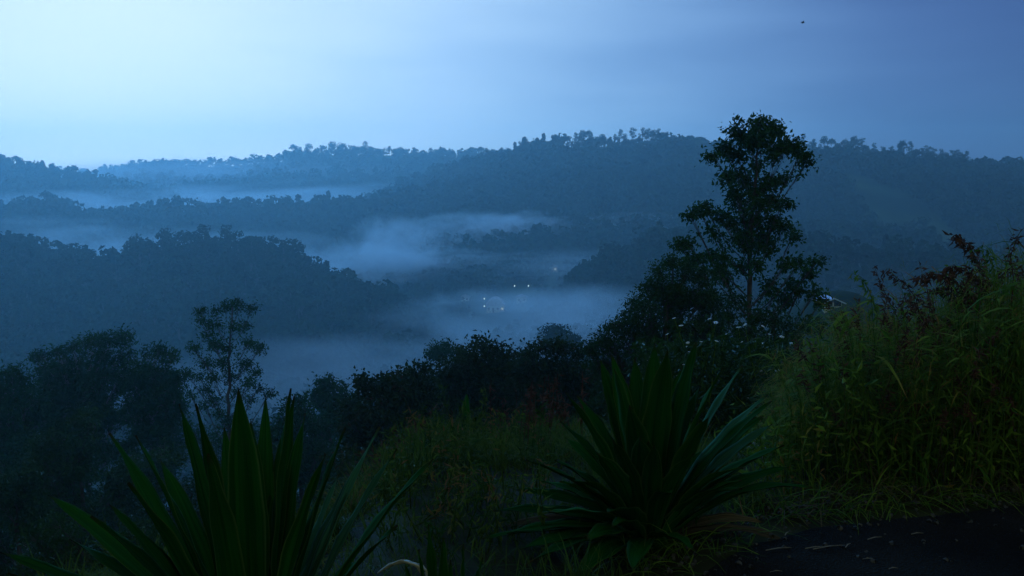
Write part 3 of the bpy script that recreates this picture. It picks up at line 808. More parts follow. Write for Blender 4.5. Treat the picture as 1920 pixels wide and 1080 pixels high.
# ------------------------------------------------------------------ agaves
def agave_mat(name, dark, light, edge):
    m, t, N, Lk = new_mat(name)
    out = N('ShaderNodeOutputMaterial'); p = N('ShaderNodeBsdfPrincipled')
    a1 = N('ShaderNodeAttribute'); a1.attribute_name = 'across'
    a2 = N('ShaderNodeAttribute'); a2.attribute_name = 'tint'
    cb = N('ShaderNodeCombineXYZ')
    Lk(a1.outputs['Fac'], cb.inputs[0]); Lk(a2.outputs['Fac'], cb.inputs[1])
    sc = N('ShaderNodeVectorMath'); sc.operation = 'MULTIPLY'; sc.inputs[1].default_value = (9, 1.5, 1)
    Lk(cb.outputs[0], sc.inputs[0])
    oi = N('ShaderNodeObjectInfo')
    ad = N('ShaderNodeVectorMath'); ad.operation = 'ADD'
    Lk(sc.outputs[0], ad.inputs[0])
    m3 = N('ShaderNodeMath'); m3.operation = 'MULTIPLY'; m3.inputs[1].default_value = 40
    Lk(oi.outputs['Random'], m3.inputs[0]); Lk(m3.outputs[0], ad.inputs[1])
    no = N('ShaderNodeTexNoise'); no.inputs['Scale'].default_value = 1.0; no.inputs['Detail'].default_value = 5
    Lk(ad.outputs[0], no.inputs['Vector'])
    cr = N('ShaderNodeValToRGB'); e = cr.color_ramp.elements
    e[0].position = .32; e[0].color = (*dark, 1); e[1].position = .7; e[1].color = (*light, 1)
    Lk(no.outputs['Fac'], cr.inputs[0])
    # pale worn margin
    d = N('ShaderNodeMath'); d.operation = 'SUBTRACT'; d.inputs[1].default_value = .5; Lk(a1.outputs['Fac'], d.inputs[0])
    ab = N('ShaderNodeMath'); ab.operation = 'ABSOLUTE'; Lk(d.outputs[0], ab.inputs[0])
    mr = N('ShaderNodeMapRange'); mr.inputs['From Min'].default_value = .44; mr.inputs['From Max'].default_value = .5
    Lk(ab.outputs[0], mr.inputs['Value'])
    mx = N('ShaderNodeMix'); mx.data_type = 'RGBA'; Lk(mr.outputs[0], mx.inputs[0])
    Lk(cr.outputs[0], mx.inputs[6]); mx.inputs[7].default_value = (*edge, 1)
    tb_ = N('ShaderNodeMapRange'); tb_.inputs['From Min'].default_value = .94; tb_.inputs['From Max'].default_value = 1.0
    Lk(a2.outputs['Fac'], tb_.inputs['Value'])
    mt = N('ShaderNodeMix'); mt.data_type = 'RGBA'; Lk(tb_.outputs[0], mt.inputs[0]); Lk(mx.outputs[2], mt.inputs[6]); mt.inputs[7].default_value = (.03, .026, .012, 1)
    mx = mt
    va = N('ShaderNodeMapRange'); va.inputs['To Min'].default_value = .75; va.inputs['To Max'].default_value = 1.25
    Lk(oi.outputs['Random'], va.inputs['Value'])
    m4 = N('ShaderNodeMix'); m4.data_type = 'RGBA'; m4.blend_type = 'MULTIPLY'; m4.inputs[0].default_value = 1
    Lk(mx.outputs[2], m4.inputs[6]); Lk(va.outputs[0], m4.inputs[7])
    Lk(m4.outputs[2], p.inputs['Base Color'])
    p.inputs['Roughness'].default_value = .8; p.inputs['Specular IOR Level'].default_value = .01
    b = N('ShaderNodeBump'); b.inputs['Strength'].default_value = .25; b.inputs['Distance'].default_value = .004
    Lk(no.outputs['Fac'], b.inputs['Height']); Lk(b.outputs[0], p.inputs['Normal'])
    tr = N('ShaderNodeBsdfTranslucent'); ms = N('ShaderNodeMixShader'); ms.inputs[0].default_value = .12
    Lk(m4.outputs[2], tr.inputs[0]); Lk(p.outputs[0], ms.inputs[1]); Lk(tr.outputs[0], ms.inputs[2])
    Lk(ms.outputs[0], out.inputs[0])
    return m
M_AGAVE = agave_mat('agave_leaf', (.003, .034, .005), (.012, .082, .012), (.05, .10, .025))
M_AGAVE_PALE = agave_mat('agave_leaf_pale', (.014, .07, .030), (.04, .13, .06), (.10, .17, .09))
M_AGAVE_DRY = agave_mat('agave_leaf_dry', (.035, .03, .018), (.11, .085, .05), (.12, .10, .06))

def agave_leaf(root, base, tip, w, bow=.12, mat=None, twist=0.0, curl=0.0, label=None, seg=18, name='leaf'):
    base = np.array(base, float); tip = np.array(tip, float)
    ax = np.array(root.location)
    h = tip - ax; h[2] = 0
    hn = np.linalg.norm(h)
    h = h / hn if hn > .03 else np.array([0, -1., 0])
    L = np.linalg.norm(tip - base)
    ctrl = (base + tip) / 2 + np.array([0, 0, 1.]) * bow * L * (1 if hn > .12 else 0) - h * bow * L * .3
    mb = MB()
    us = np.array([-1, -.6, -.2, .2, .6, 1.])
    V = []; A = []; T = []
    for i in range(seg + 1):
        t = i / seg
        c = (1 - t) ** 2 * base + 2 * t * (1 - t) * ctrl + t * t * tip
        tg = 2 * (1 - t) * (ctrl - base) + 2 * t * (tip - ctrl)
        if curl:
            c = c + np.array([0, 0, -1.]) * curl * L * max(0, t - .55) ** 2 + h * curl * L * .3 * max(0, t - .55)
        tg = tg / np.linalg.norm(tg)
        ref = np.array([0, 0, 1.]) - h
        n = ref - tg * np.dot(ref, tg); n = n / np.linalg.norm(n)
        s = np.cross(tg, n)
        a = twist * t
        s, n = s * math.cos(a) + n * math.sin(a), n * math.cos(a) - s * math.sin(a)
        prof = np.interp(t, [0, .12, .35, .55, .75, .88, .96, 1], [.62, .6, .9, 1, .78, .44, .15, .015])
        ww = w * prof * .5
        ch = .30 * ww * (1.3 - t * .6)
        th = .010 * (1 - t * .75)
        wav = .004 * math.sin(t * 23 + hn * 40)
        for k, u_ in enumerate(us):
            V.append(c + s * u_ * ww + n * (ch * abs(u_) ** 1.4 + wav * u_)); A.append(u_ * .5 + .5); T.append(t)
        for k, u_ in enumerate(us[::-1]):
            V.append(c + s * u_ * ww * .97 + n * (ch * abs(u_) ** 1.4 + wav * u_ - th * (1.15 - u_ * u_))); A.append(u_ * .5 + .5); T.append(t)
    m = 12
    F = []
    for i in range(seg):
        for k in range(m):
            k2 = (k + 1) % m
            F.append((i * m + k, i * m + k2, (i + 1) * m + k2, (i + 1) * m + k))
    mb.add(np.array(V), F, np.array(T), np.array(A), smooth=True)
    o = mb.build(name, mat or M_AGAVE, root)
    if label: o['label'] = label
    return o

def agave(name, label, cpx, D, zc, tips, extra, w, seed, wk=1.0, dead=0, length=1.0, group=None):
    rng = random.Random(seed)
    x = (cpx - 960) / FPX * D
    base = Vector((x, D, zc))
    root = thing(name, label, 'agave', base, group)
    cb = MB()
    tube(cb, [(x, D, zc - .15), (x, D, zc), (x, D, zc + .12), (x, D, zc + .2)], [.09, .10, .07, .02], 10)
    cb.build('core', M_AGAVE, root)
    for i, tp in enumerate(tips):
        px, py, dd = tp[:3]
        ww = (tp[3] if len(tp) > 3 else w) * .86
        mat = {'p': M_AGAVE_PALE, 'd': M_AGAVE_DRY}.get(tp[4] if len(tp) > 4 else '', M_AGAVE)
        tip = at(px, py, D + dd)
        h = Vector((tip.x - x, tip.y - D, 0))
        hh = h.normalized() if h.length > .02 else Vector((0, 0, 0))
        el = math.atan2(tip.z - zc, h.length)
        b = base + hh * .05 + Vector((rng.uniform(-.02, .02), rng.uniform(-.02, .02), .02 + .10 * math.sin(max(el, 0))))
        agave_leaf(root, b, tip, ww * wk, bow=.05 + .07 * math.cos(el), mat=mat, twist=rng.uniform(-.35, .35), label='pale blue-green leaf' if mat is M_AGAVE_PALE else None)
    for k in range(dead):
        a = rng.uniform(0, 2 * math.pi); L = length * rng.uniform(.45, .75)
        hh = Vector((math.cos(a), math.sin(a), 0))
        agave_leaf(root, base + hh * .08 + Vector((0, 0, .03)), base + hh * L + Vector((0, 0, rng.uniform(.02, .12))), w * .6, bow=.16, mat=M_AGAVE_DRY, twist=rng.uniform(-1.2, 1.2), curl=rng.uniform(.2, .6), label='brown withered lower leaf')
    for k in range(extra):
        a = rng.uniform(0, 2 * math.pi); el = math.radians(rng.uniform(28, 70))
        L = length * rng.uniform(.6, .95)
        hh = Vector((math.cos(a), math.sin(a), 0))
        tip = base + hh * math.cos(el) * L + Vector((0, 0, math.sin(el) * L))
        agave_leaf(root, base + hh * .06 + Vector((0, 0, .03)), tip, w * rng.uniform(.7, 1), bow=.12, twist=rng.uniform(-.4, .4),
                   curl=rng.uniform(0, .5))
    return root

agL = [(205, 812, .25, .085), (255, 816, -.05, .10), (336, 757, .2, .085), (367, 757, -.1, .105), (447, 728, -.15, .12), (470, 785, .2, .09), (498, 742, .3, .075), (545, 728, .05, .11), (552, 742, .3, .08), (572, 775, .25, .085),
       (648, 800, .1, .085), (712, 800, .35, .05, 'p'), (744, 842, .15, .055, 'p'), (812, 860, -.05, .085), (745, 985, -.25, .075), (205, 945, .1, .09), (90, 928, .3, .09), (170, 968, -.1, .08), (0, 1035, .1, .10), (240, 905, -.2, .11), (420, 800, .35, .09), (530, 830, .35, .08),
       (635, 890, .35, .05, 'p'), (300, 860, .35, .09), (680, 860, .3, .06, 'p'), (390, 850, -.35, .10), (610, 850, -.2, .08), (15, 1075, -.1, .09), (130, 1010, .25, .08)]
agave('agave', 'big agave with long dark sword leaves cut off by the bottom edge, left of centre', 455, 2.75, 0.02, agL, 8, .085, 31, dead=5, length=.8)
agR = [(1060, 735, -.2, .07), (1082, 742, .25, .075), (1125, 672, .3, .08), (1147, 665, .2, .09), (1152, 690, -.15, .10), (1190, 672, .3, .09), (1228, 642, .1, .11), (1252, 655, -.2, .12), (1306, 640, .05, .11), (1280, 690, .35, .1), (1355, 690, -.1, .09), (1392, 685, .2, .06, 'p'),
       (1440, 740, .3, .06, 'p'), (1447, 752, -.05, .09), (1432, 780, .35, .09), (1448, 795, .1, .07, 'p'), (1470, 835, -.1, .08), (1480, 875, .2, .08), (985, 862, -.1, .08), (1040, 862, .2, .09), (925, 958, -.15, .08), (965, 918, .1, .08), (950, 1000, -.25, .09), (1010, 900, .25, .085),
       (1060, 820, .35, .08), (1100, 780, .4, .09), (1030, 960, -.4, .09), (1100, 1010, -.5, .09), (975, 1030, -.35, .08), (1200, 820, -.4, .1), (1300, 850, -.35, .1), (1120, 850, -.35, .09), (1390, 900, -.35, .08), (1180, 760, -.3, .1), (1330, 780, -.25, .1), (1000, 1050, -.45, .09), (1085, 1075, -.5, .1), (1185, 1068, -.55, .09), (1300, 1030, -.5, .08), (905, 1010, -.2, .08), (1140, 960, -.5, .1), (1050, 790, .1, .08), (1410, 830, .15, .08)]
agave('agave', 'big agave with a full fan of dark leaves by the road edge, right of centre', 1225, 4.25, -0.02, agR, 15, .1, 32, wk=1.38, dead=5, length=.85)
agS = [(803, 985, .05, .05), (832, 1005, -.05, .045), (868, 1020, .0, .04), (785, 1030, -.05, .04), (905, 1045, .05, .04), (845, 1050, -.1, .04), (760, 1060, .05, .035)]
agave('agave', 'small young agave at the bottom edge between the two big ones', 828, 2.9, 0.0, agS, 4, .045, 33, length=.3)
agT = [(880, 815, .1, .06), (850, 850, 0, .06), (905, 860, 0, .06), (868, 800, .2, .06), (830, 870, .1, .05), (925, 880, -.1, .05)]
agave('agave', 'half-hidden agave among the weeds behind the grass at the centre', 872, 7.2, gz(-.34, 7.2), agT, 5, .06, 34, length=.55)

# pale dried leaves curled on the ground at the bottom
M_STRAW = plain_mat('pale_straw', (.20, .19, .13), (.50, .48, .36), .8, 35)
def curled(label, path, w, D):
    P = np.array([tuple(at(px, py, D + dd)) for px, py, dd in path])
    t = np.linspace(0, 1, 25); tk = np.linspace(0, 1, len(P))
    C = np.stack([np.interp(t, tk, P[:, i]) for i in range(3)], 1)
    for _ in range(3): C[1:-1] = (C[:-2] + C[1:-1] * 2 + C[2:]) / 4
    tg = unit(np.gradient(C, axis=0))
    side = unit(np.cross(tg, [0, .35, 1.]))
    nn = np.cross(side, tg)
    ww = w * np.sin(np.clip(t, .03, .985) * math.pi) ** .7 * (1 + .2 * np.sin(t * 19))
    m_ = MB(); V = []
    for u_ in (-1, -.5, 0, .5, 1): V.append(C + side * (ww * u_)[:, None] + nn * (ww * .55 * u_ * u_ + .003)[:, None])
    for u_ in (1, .5, 0, -.5, -1): V.append(C + side * (ww * u_)[:, None] + nn * (ww * .55 * u_ * u_)[:, None])
    V = np.stack(V, 1)
    F_ = [(i_ * 10 + k_, i_ * 10 + (k_ + 1) % 10, i_ * 10 + 10 + (k_ + 1) % 10, i_ * 10 + 10 + k_) for i_ in range(24) for k_ in range(10)]
    m_.add(V.reshape(-1, 3), F_, smooth=True)
    tag(m_.build('dried_leaf', M_STRAW, None, Vector(P[len(P) // 2])), label, 'leaf', 'dried leaves at the bottom edge')
curled('broad pale dried leaf arching over the ground at the bottom edge', [(715, 1072, .05), (738, 1060, .02), (762, 1056, 0), (782, 1064, -.02), (794, 1085, 0)], .013, 2.9)
curled('thin dried leaf strip arching just above the broad pale one', [(708, 1076, .12), (728, 1062, .1), (748, 1054, .08), (760, 1050, .08)], .006, 2.95)
curled('thin dried leaf strip curling down at the right of the broad pale one', [(770, 1060, .1), (786, 1060, .1), (797, 1070, .08), (800, 1086, .08)], .006, 2.95)

# ------------------------------------------------------------------ grasses and weeds (stuff)
def scatter(n, f, rng):
    """n points on the ground accepted by f(x, y)"""
    out = []
    while sum(len(o) for o in out) < n:
        y = rng.uniform(2.2, 16, n * 2); x = rng.uniform(-.75, .75, n * 2) * (y + 1)
        k = f(x, y)
        out.append(np.stack([x[k], y[k]], 1))
    P = np.concatenate(out)[:n]
    return np.stack([P[:, 0], P[:, 1], ground_z(P[:, 0], P[:, 1])], 1)
rg = np.random.default_rng(77)
mb = MB()
# carpet of short grass off the road, denser in the open middle
P = scatter(42000, lambda x, y: (y > road_edge(x) + .05) & (y < 14) & (fbm(x * 1.2, y * 1.2, 3, 3) > -.75) & ((x > -1.6) | (rg.uniform(size=len(x)) < .2)), rg)
n = len(P); d = rand_dirs(n, rg); d[:, 2] = np.abs(d[:, 2]) + 1.0
L = rg.uniform(.07, .24, n)
blades(mb, P, d, L, rg.uniform(.004, .009, n), rg.uniform(.1, .6, n), np.clip(rg.normal(.42, .2, n) + .3 * fbm(P[:, 0], P[:, 1], 4), 0, 1), 3, rg)
# tufts
T = scatter(520, lambda x, y: (y > road_edge(x) + .2) & (x > -1.9) & (x < 1.3) & (y < 9.5) & (fbm(x * 1.5, y * .8, 19, 2) > -.25), rg)
tt = rg.normal(.5, .2, len(T))
k = 46
P = np.repeat(T, k, 0) + rg.normal(0, .035, (len(T) * k, 3)) * [1, 1, 0]
n = len(P); d = rand_dirs(n, rg) * .55; d[:, 2] = np.abs(d[:, 2]) + 1
L = np.repeat(rg.uniform(.12, .42, len(T)) * np.where(rg.uniform(size=len(T)) < .15, 1.45, 1), k) * rg.uniform(.5, 1.1, n)
blades(mb, P, d, L, rg.uniform(.005, .010, n), rg.uniform(.15, .75, n), np.clip(np.repeat(tt, k) + rg.normal(0, .12, n), 0, 1), 4, rg)
tag(mb.build('short_grass', M_GRASS_LOW), 'green and straw grass tufts covering the verge between the agaves', 'grass', kind='stuff')

# tall grass mass on the right
def grass_height(x, y):
    px = 960 + x / y * FPX
    top = np.interp(px, [1440, 1480, 1530, 1580, 1650, 1700, 1740, 1790, 1830, 1870, 1920, 2200], [800, 715, 650, 605, 570, 585, 590, 560, 510, 490, 470, 430])
    b = (540 - top) / FPX
    return CAM_Z + (-SP + b * CP) / (CP + b * SP) * y
mb = MB()
rg = np.random.default_rng(78)
ns = 1150
y = rg.uniform(4.9, 7.6, ns)
pxs = 1452 + (2230 - 1452) * rg.uniform(0, 1, ns) ** .95
x = (pxs - 960) / FPX * y
front = y > road_edge(x) + .12
x, y = x[front], y[front]; ns = len(x)
z = ground_z(x, y)
H = (grass_height(x, y) - z) * rg.uniform(.5, 1.0, ns) ** .7 * (1 + .28 * fbm(x * 2.2, y * 2.2, 41, 3))
H = np.clip(H, .15, 2.6)
lean = rg.normal(0, .12, (ns, 2)) + [-.10, -.06]
Pb = np.stack([x, y, z], 1)
tipp = Pb + np.stack([lean[:, 0] * H, lean[:, 1] * H, H], 1)
midp = (Pb + tipp) / 2 + np.stack([-lean[:, 0] * H * .2, -lean[:, 1] * H * .2, H * .03], 1)
sticks(mb, Pb, midp, .003, .0026, 3, rg.uniform(0, .5, ns))
sticks(mb, midp, tipp, .0026, .0012, 3, rg.uniform(0, .6, ns))
# blades along each stalk
k = 22
tpar = rg.uniform(.05, 1, (ns, k))
q = np.where(tpar[..., None] < .5, Pb[:, None] + (midp - Pb)[:, None] * (tpar[..., None] * 2), midp[:, None] + (tipp - midp)[:, None] * (tpar[..., None] * 2 - 1))
q = q.reshape(-1, 3); n = len(q)
d = rand_dirs(n, rg); d[:, 2] = rg.uniform(.2, 1.1, n)
L = rg.uniform(.12, .42, n) * np.repeat(np.clip(H, .5, 1.4), k) * .75
colr = .42 + 1.0 * fbm(q[:, 0] * 1.6, q[:, 2] * 1.8 + q[:, 1], 12, 3) + rg.normal(0, .2, n)
wide_ = rg.uniform(size=n) < .12
blades(mb, q, d, L, np.where(wide_, rg.uniform(.018, .034, n), rg.uniform(.005, .013, n)), rg.uniform(.3, .95, n), np.clip(colr, 0, 1), 4, rg)
# leafy weed stems among the grass
nw = 150
yw = rg.uniform(4.9, 6.6, nw); pw = rg.uniform(1440, 1990, nw); xw = (pw - 960) / FPX * yw
okw = yw > road_edge(xw) + .1; xw, yw = xw[okw], yw[okw]; nw = len(xw)
zw = ground_z(xw, yw); Hw = np.clip((grass_height(xw, yw) - zw) * rg.uniform(.35, .98, nw), .2, 2.4)
B0 = np.stack([xw, yw, zw], 1); B1 = B0 + np.stack([rg.normal(-.05, .12, nw), rg.normal(-.05, .1, nw), Hw], 1)
sticks(mb, B0, B1, .005, .002, 4, .35)
kq = 34
qw = np.repeat(B0, kq, 0) + np.repeat(B1 - B0, kq, 0) * rg.uniform(.2, 1, (nw * kq, 1)) + rg.normal(0, .05, (nw * kq, 3))
leaves(mb, qw, rand_dirs(nw * kq, rg) + [0, 0, .1], rg.uniform(.03, .085, nw * kq), rg.uniform(.008, .024, nw * kq), np.clip(np.repeat(rg.normal(.5, .25, nw), kq) + rg.normal(0, .12, nw * kq), 0, 1), rg)
nd = 200
yd = rg.uniform(4.9, 6.8, nd); pd_ = rg.uniform(1590, 2050, nd); xd = (pd_ - 960) / FPX * yd
okd = yd > road_edge(xd) + .1; xd, yd = xd[okd], yd[okd]; nd = len(xd); zd = ground_z(xd, yd)
Hd = np.clip((grass_height(xd, yd) - zd) * rg.uniform(.4, 1.1, nd), .2, 2.6)
E0 = np.stack([xd, yd, zd], 1); E1 = E0 + np.stack([rg.normal(-.08, .2, nd), rg.normal(-.05, .15, nd), Hd], 1); Em = (E0 + E1) / 2 + rg.normal(0, .04, (nd, 3))
sticks(mb, E0, Em, .0032, .0026, 4, rg.uniform(0, .6, nd), mat=1); sticks(mb, Em, E1, .0026, .0012, 4, rg.uniform(0, .6, nd), mat=1)
hq = np.repeat(E1, 30, 0) + np.repeat(Em - E1, 30, 0) * rg.uniform(0, .35, (nd * 30, 1))
leaves(mb, hq, rand_dirs(nd * 30, rg) + [0, 0, -.2], rg.uniform(.02, .05, nd * 30), .012, rg.uniform(0, 1, nd * 30), rg, mat=2)
# fine feathery heads on many tips
fs = rg.uniform(size=ns) < .75
tq = np.repeat(tipp[fs], 40, 0); n = len(tq)
tq = tq + np.repeat(unit(tipp - midp)[fs], 40, 0) * rg.uniform(-.35, .05, (n, 1)) + rg.normal(0, .03, (n, 3))
d = rand_dirs(n, rg) * .8 + [-.3, 0, .5]
blades(mb, tq, d, rg.uniform(.05, .13, n), .0035, rg.uniform(.3, .9, n), np.clip(rg.normal(.85, .22, n), 0, 1), 2, rg)
tag(mb.build('tall_grass', [M_GRASS, M_DRY, M_RED]), 'mass of tall feathery green and rusty grass along the road at right', 'grass', kind='stuff')

# dry tangle at the foot of the tall grass
mb = MB()
ns = 1500
x = rg.uniform(1.2, 5.8, ns); y = road_edge(x) + rg.exponential(.28, ns) - .05
P = np.stack([x, y, ground_z(x, y)], 1)
d = rand_dirs(ns, rg); d[:, 2] = rg.uniform(.2, 1.2, ns)
blades(mb, P, d, rg.uniform(.1, .5, ns), rg.uniform(.004, .009, ns), rg.uniform(.3, 1.1, ns), rg.uniform(0, .55, ns), 4, rg)
ns = 1500
x = rg.uniform(.5, 6, ns); y = road_edge(x) + rg.exponential(.24, ns) - .08 + .16 * fbm(x * 2.5, x * 0, 55, 3)
P = np.stack([x, y, ground_z(x, y)], 1)
d = rand_dirs(ns, rg) + [0, -.25, 0]; d[:, 2] = rg.uniform(.3, 1.3, ns)
blades(mb, P, d, rg.uniform(.08, .45, ns), rg.uniform(.004, .011, ns), rg.uniform(.4, 1.1, ns), rg.uniform(0, .8, ns), 4, rg, mat=1)
tag(mb.build('dry_grass', [M_DRY, M_GRASS]), 'dry brown grass tangled along the road edge', 'grass', kind='stuff')

# leafy green weeds standing in the open verge
mb = MB()
nw = 230
yw = rg.uniform(4.0, 8.8, nw); pw = rg.uniform(700, 1040, nw); xw = (pw - 960) / FPX * yw
zw = ground_z(xw, yw); Hw = rg.uniform(.10, .30, nw) * np.where(rg.uniform(size=nw) < .12, 1.7, 1)
B0 = np.stack([xw, yw, zw], 1); B1 = B0 + np.stack([rg.normal(0, .08, nw), rg.normal(0, .08, nw), Hw], 1)
sticks(mb, B0, B1, .004, .0015, 4, .35)
kq = 26
qw = np.repeat(B0, kq, 0) + np.repeat(B1 - B0, kq, 0) * rg.uniform(.15, 1, (nw * kq, 1)) + rg.normal(0, .012, (nw * kq, 3))
leaves(mb, qw, rand_dirs(nw * kq, rg) + [0, 0, .25], rg.uniform(.02, .07, nw * kq), rg.uniform(.004, .016, nw * kq), np.clip(np.repeat(rg.normal(.5, .3, nw), kq) + rg.normal(0, .12, nw * kq), 0, 1), rg)
tag(mb.build('verge_weeds', M_GRASS_LOW), 'leafy green and rusty weeds scattered over the grass between the agaves', 'weeds', kind='stuff')

# gravel and crumbs along the road edge
mb = MB()
ns = 900
x = rg.uniform(.3, 6, ns); y = road_edge(x) - rg.exponential(.25, ns) + .12
P = np.stack([x, y, ground_z(x, y) + .03], 1)
r_ = rg.uniform(.004, .016, ns)
sticks(mb, P, P + rand_dirs(ns, rg) * r_[:, None] * [1, 1, .4] + [0, 0, .004], r_, r_ * .6, 5, rg.uniform(0, 1, ns))
tag(mb.build('gravel', plain_mat('dark_gravel', (.02, .02, .02), (.07, .065, .055), .9, 40)), 'loose gravel and crumbs along the road edge', 'gravel', kind='stuff')

# reddish weeds in the middle distance
mb = MB()
ns = 90
y = rg.uniform(6.0, 8.5, ns); pxs = np.where(rg.uniform(size=ns) < .5, rg.normal(1000, 38, ns), rg.normal(735, 55, ns))
x = (pxs - 960) / FPX * y; z = ground_z(x, y)
H = np.where(pxs > 880, rg.uniform(.25, .65, ns), rg.uniform(.12, .35, ns))
P = np.stack([x, y, z], 1); tipp = P + np.stack([rg.normal(0, .08, ns), rg.normal(0, .08, ns), H], 1)
sticks(mb, P, tipp, .004, .002, 3, .4)
q = np.repeat(tipp, 12, 0); n = len(q)
q = q + np.repeat(P - tipp, 12, 0) * rg.uniform(0, .65, (n, 1))
leaves(mb, q, rand_dirs(n, rg) + [0, 0, .3], rg.uniform(.03, .07, n), .014, rg.uniform(0, 1, n), rg)
tag(mb.build('red_weeds', M_RED), 'thin reddish weeds standing behind the grass at the centre', 'weeds', kind='stuff')

# arching grass plumes rising above the tall grass on the right: individual plants
def plume(name, label, foot_px, D, path_px, seed, mat, leafy=.035, dens=60, group=None, w=.004):
    rng = np.random.default_rng(seed)
    x = (foot_px - 960) / FPX * D
    base = Vector((x, D, gz(x, D)))
    root = thing(name, label, 'grass plume', base, group)
    P = [np.array(base)] + [np.array(at(px, py, D + rng.uniform(-.06, .06))) for px, py in path_px]
    s = MB(); tube(s, P, np.linspace(w, w * .25, len(P)), 5, .3); s.build('stalk', M_RED if mat is M_RED else M_GRASS, root)
    c = MB()
    for a, b in zip(P[1:-1], P[2:]):
        m = max(6, int(dens * np.linalg.norm(b - a) / .1 / 3))
        q = a + (b - a) * rng.uniform(0, 1, (m, 1)) + rng.normal(0, .012, (m, 3))
        d = rand_dirs(m, rng) * .7 + unit(b - a) * .3 + [0, 0, -.6]
        leaves(c, q, d, rng.uniform(.6, 1.4, m) * leafy, leafy * .35, np.clip(rng.normal(.4, .25, m), 0, 1), rng)
    c.build('panicle', mat, root)
    return root
plumes = [
 (1860, 5.6, [(1850, 540), (1838, 500), (1820, 465), (1800, 450), (1788, 440)], 'dark red plume with the highest arching tip at right'),
 (1850, 5.6, [(1850, 560), (1835, 530), (1812, 505), (1790, 500), (1768, 508)], 'red plume bending left below the highest plume tip'),
 (1845, 5.4, [(1835, 580), (1810, 545), (1780, 520), (1745, 515), (1718, 522)], 'dark red plume reaching farthest left, drooping at its tip'),
 (1830, 5.7, [(1815, 590), (1795, 560), (1770, 540), (1745, 545)], 'short dark red plume under the plume that reaches farthest left'),
 (1720, 5.5, [(1725, 600), (1718, 560), (1700, 535), (1675, 515), (1655, 508)], 'pinkish plume leaning left above the dip in the tall grass'),
 (1690, 5.6, [(1685, 600), (1665, 560), (1650, 530), (1640, 500)], 'thin dark plume rising left of the pinkish plume'),
 (1640, 5.7, [(1645, 590), (1630, 545), (1615, 520), (1598, 512)], 'thin greenish plume at the left of the tall grass top'),
 (1700, 5.4, [(1735, 610), (1722, 580), (1700, 560)], 'short pinkish plume just under the leaning pink one'),
 (1900, 5.3, [(1900, 520), (1895, 480), (1905, 450), (1915, 430)], 'dark plume at the right edge, above the grass'),
 (1870, 5.5, [(1868, 540), (1862, 500), (1850, 470), (1828, 462)], 'greenish red plume just right of the highest plume'),
]
for i, (fp, D, path, lab) in enumerate(plumes):
    plume('grass_plume', lab, fp, D, path, 50 + i, M_RED if i not in (6, 9) else M_GRASS, .045 if i < 4 else .035, 95 if i < 4 else 55, 'grass plumes above the tall grass')

# ------------------------------------------------------------------ flowering shrub with white flowers
def flower_shrub():
    D0 = 9.0
    base = foot(1340, D0)
    root = thing('flowering_shrub', 'thin weedy shrub dotted with small white flowers, behind the right agave', 'shrub', base)
    rng = np.random.default_rng(91)
    st = MB(); lv = MB()
    pts = [(1264, 597), (1277, 611), (1251, 627), (1331, 598), (1342, 605), (1385, 614), (1397, 609), (1430, 612), (1443, 627), (1360, 628), (1354, 631), (1314, 641), (1343, 640), (1290, 643), (1262, 650), (1275, 652), (1286, 651),
           (1379, 643), (1391, 642), (1428, 645), (1466, 632), (1362, 650), (1241, 664), (1294, 660), (1213, 676), (1220, 672), (1398, 679), (1361, 666), (1281, 684), (1266, 698), (1427, 696), (1447, 686), (1458, 695), (1460, 687), (1208, 644), (1484, 644),
           (1394, 712), (1392, 733), (1512, 720), (1403, 748), (1270, 705), (1200, 682), (1330, 690), (1350, 715)]
    heads = []
    for px, py in pts:
        D = D0 + rng.uniform(-.6, .9)
        h = np.array(at(px, py, D)); heads.append(h)
        b = np.array(base) + [rng.normal(0, .35) + (h[0] - base.x) * .45, rng.normal(0, .3) + (h[1] - base.y) * .5, 0]
        b[2] = gz(b[0], b[1])
        mid = (b + h) / 2 + rng.normal(0, .05, 3)
        tube(st, [b, mid, (mid + h) / 2 + rng.normal(0, .02, 3), h], [.006, .005, .004, .0025], 4)
        m = 60
        t = rng.uniform(.15, .97, (m, 1))
        q = b + (h - b) * t + rng.normal(0, .06, (m, 3))
        leaves(lv, q, rand_dirs(m, rng) + [0, 0, .1], rng.uniform(.04, .1, m), rng.uniform(.015, .035, m), np.clip(rng.normal(.55, .2, m), 0, 1), rng)
    m = 5200
    px_ = rng.uniform(1190, 1500, m); py_ = 640 + (860 - 640) * rng.uniform(0, 1, m); DD = D0 + rng.normal(0, .5, m)
    q = np.array([tuple(at(a, b, c)) for a, b, c in zip(px_, py_, DD)])
    leaves(lv, q, rand_dirs(m, rng) + [0, 0, .1], rng.uniform(.04, .11, m), rng.uniform(.015, .035, m), np.clip(rng.normal(.45, .2, m), 0, 1), rng)
    st.build('stems', M_GRASS, root); lv.build('foliage', M_LEAF_SHRUB, root)
    for h in heads:
        f = MB()
        k = 9; s = rng.uniform(.019, .029)
        a = np.arange(k) * 2 * math.pi / k + rng.uniform(0, 1)
        tilt = rng.normal(0, .35, 2)
        d = np.stack([np.cos(a), np.sin(a), .25 + tilt[0] * np.cos(a) + tilt[1] * np.sin(a)], 1)
        leaves(f, np.repeat(h[None], k, 0), d, s, s * .55, rng.uniform(.4, 1, k), rng, flat=.9)
        r_ = s * .28
        sticks(f, [h - [0, 0, r_ * .4]], [h + [0, 0, r_ * .8]], r_, r_ * .6, 6, mat=1)
        f.build('flower', [M_PETAL, M_YELLOW], root)
flower_shrub()

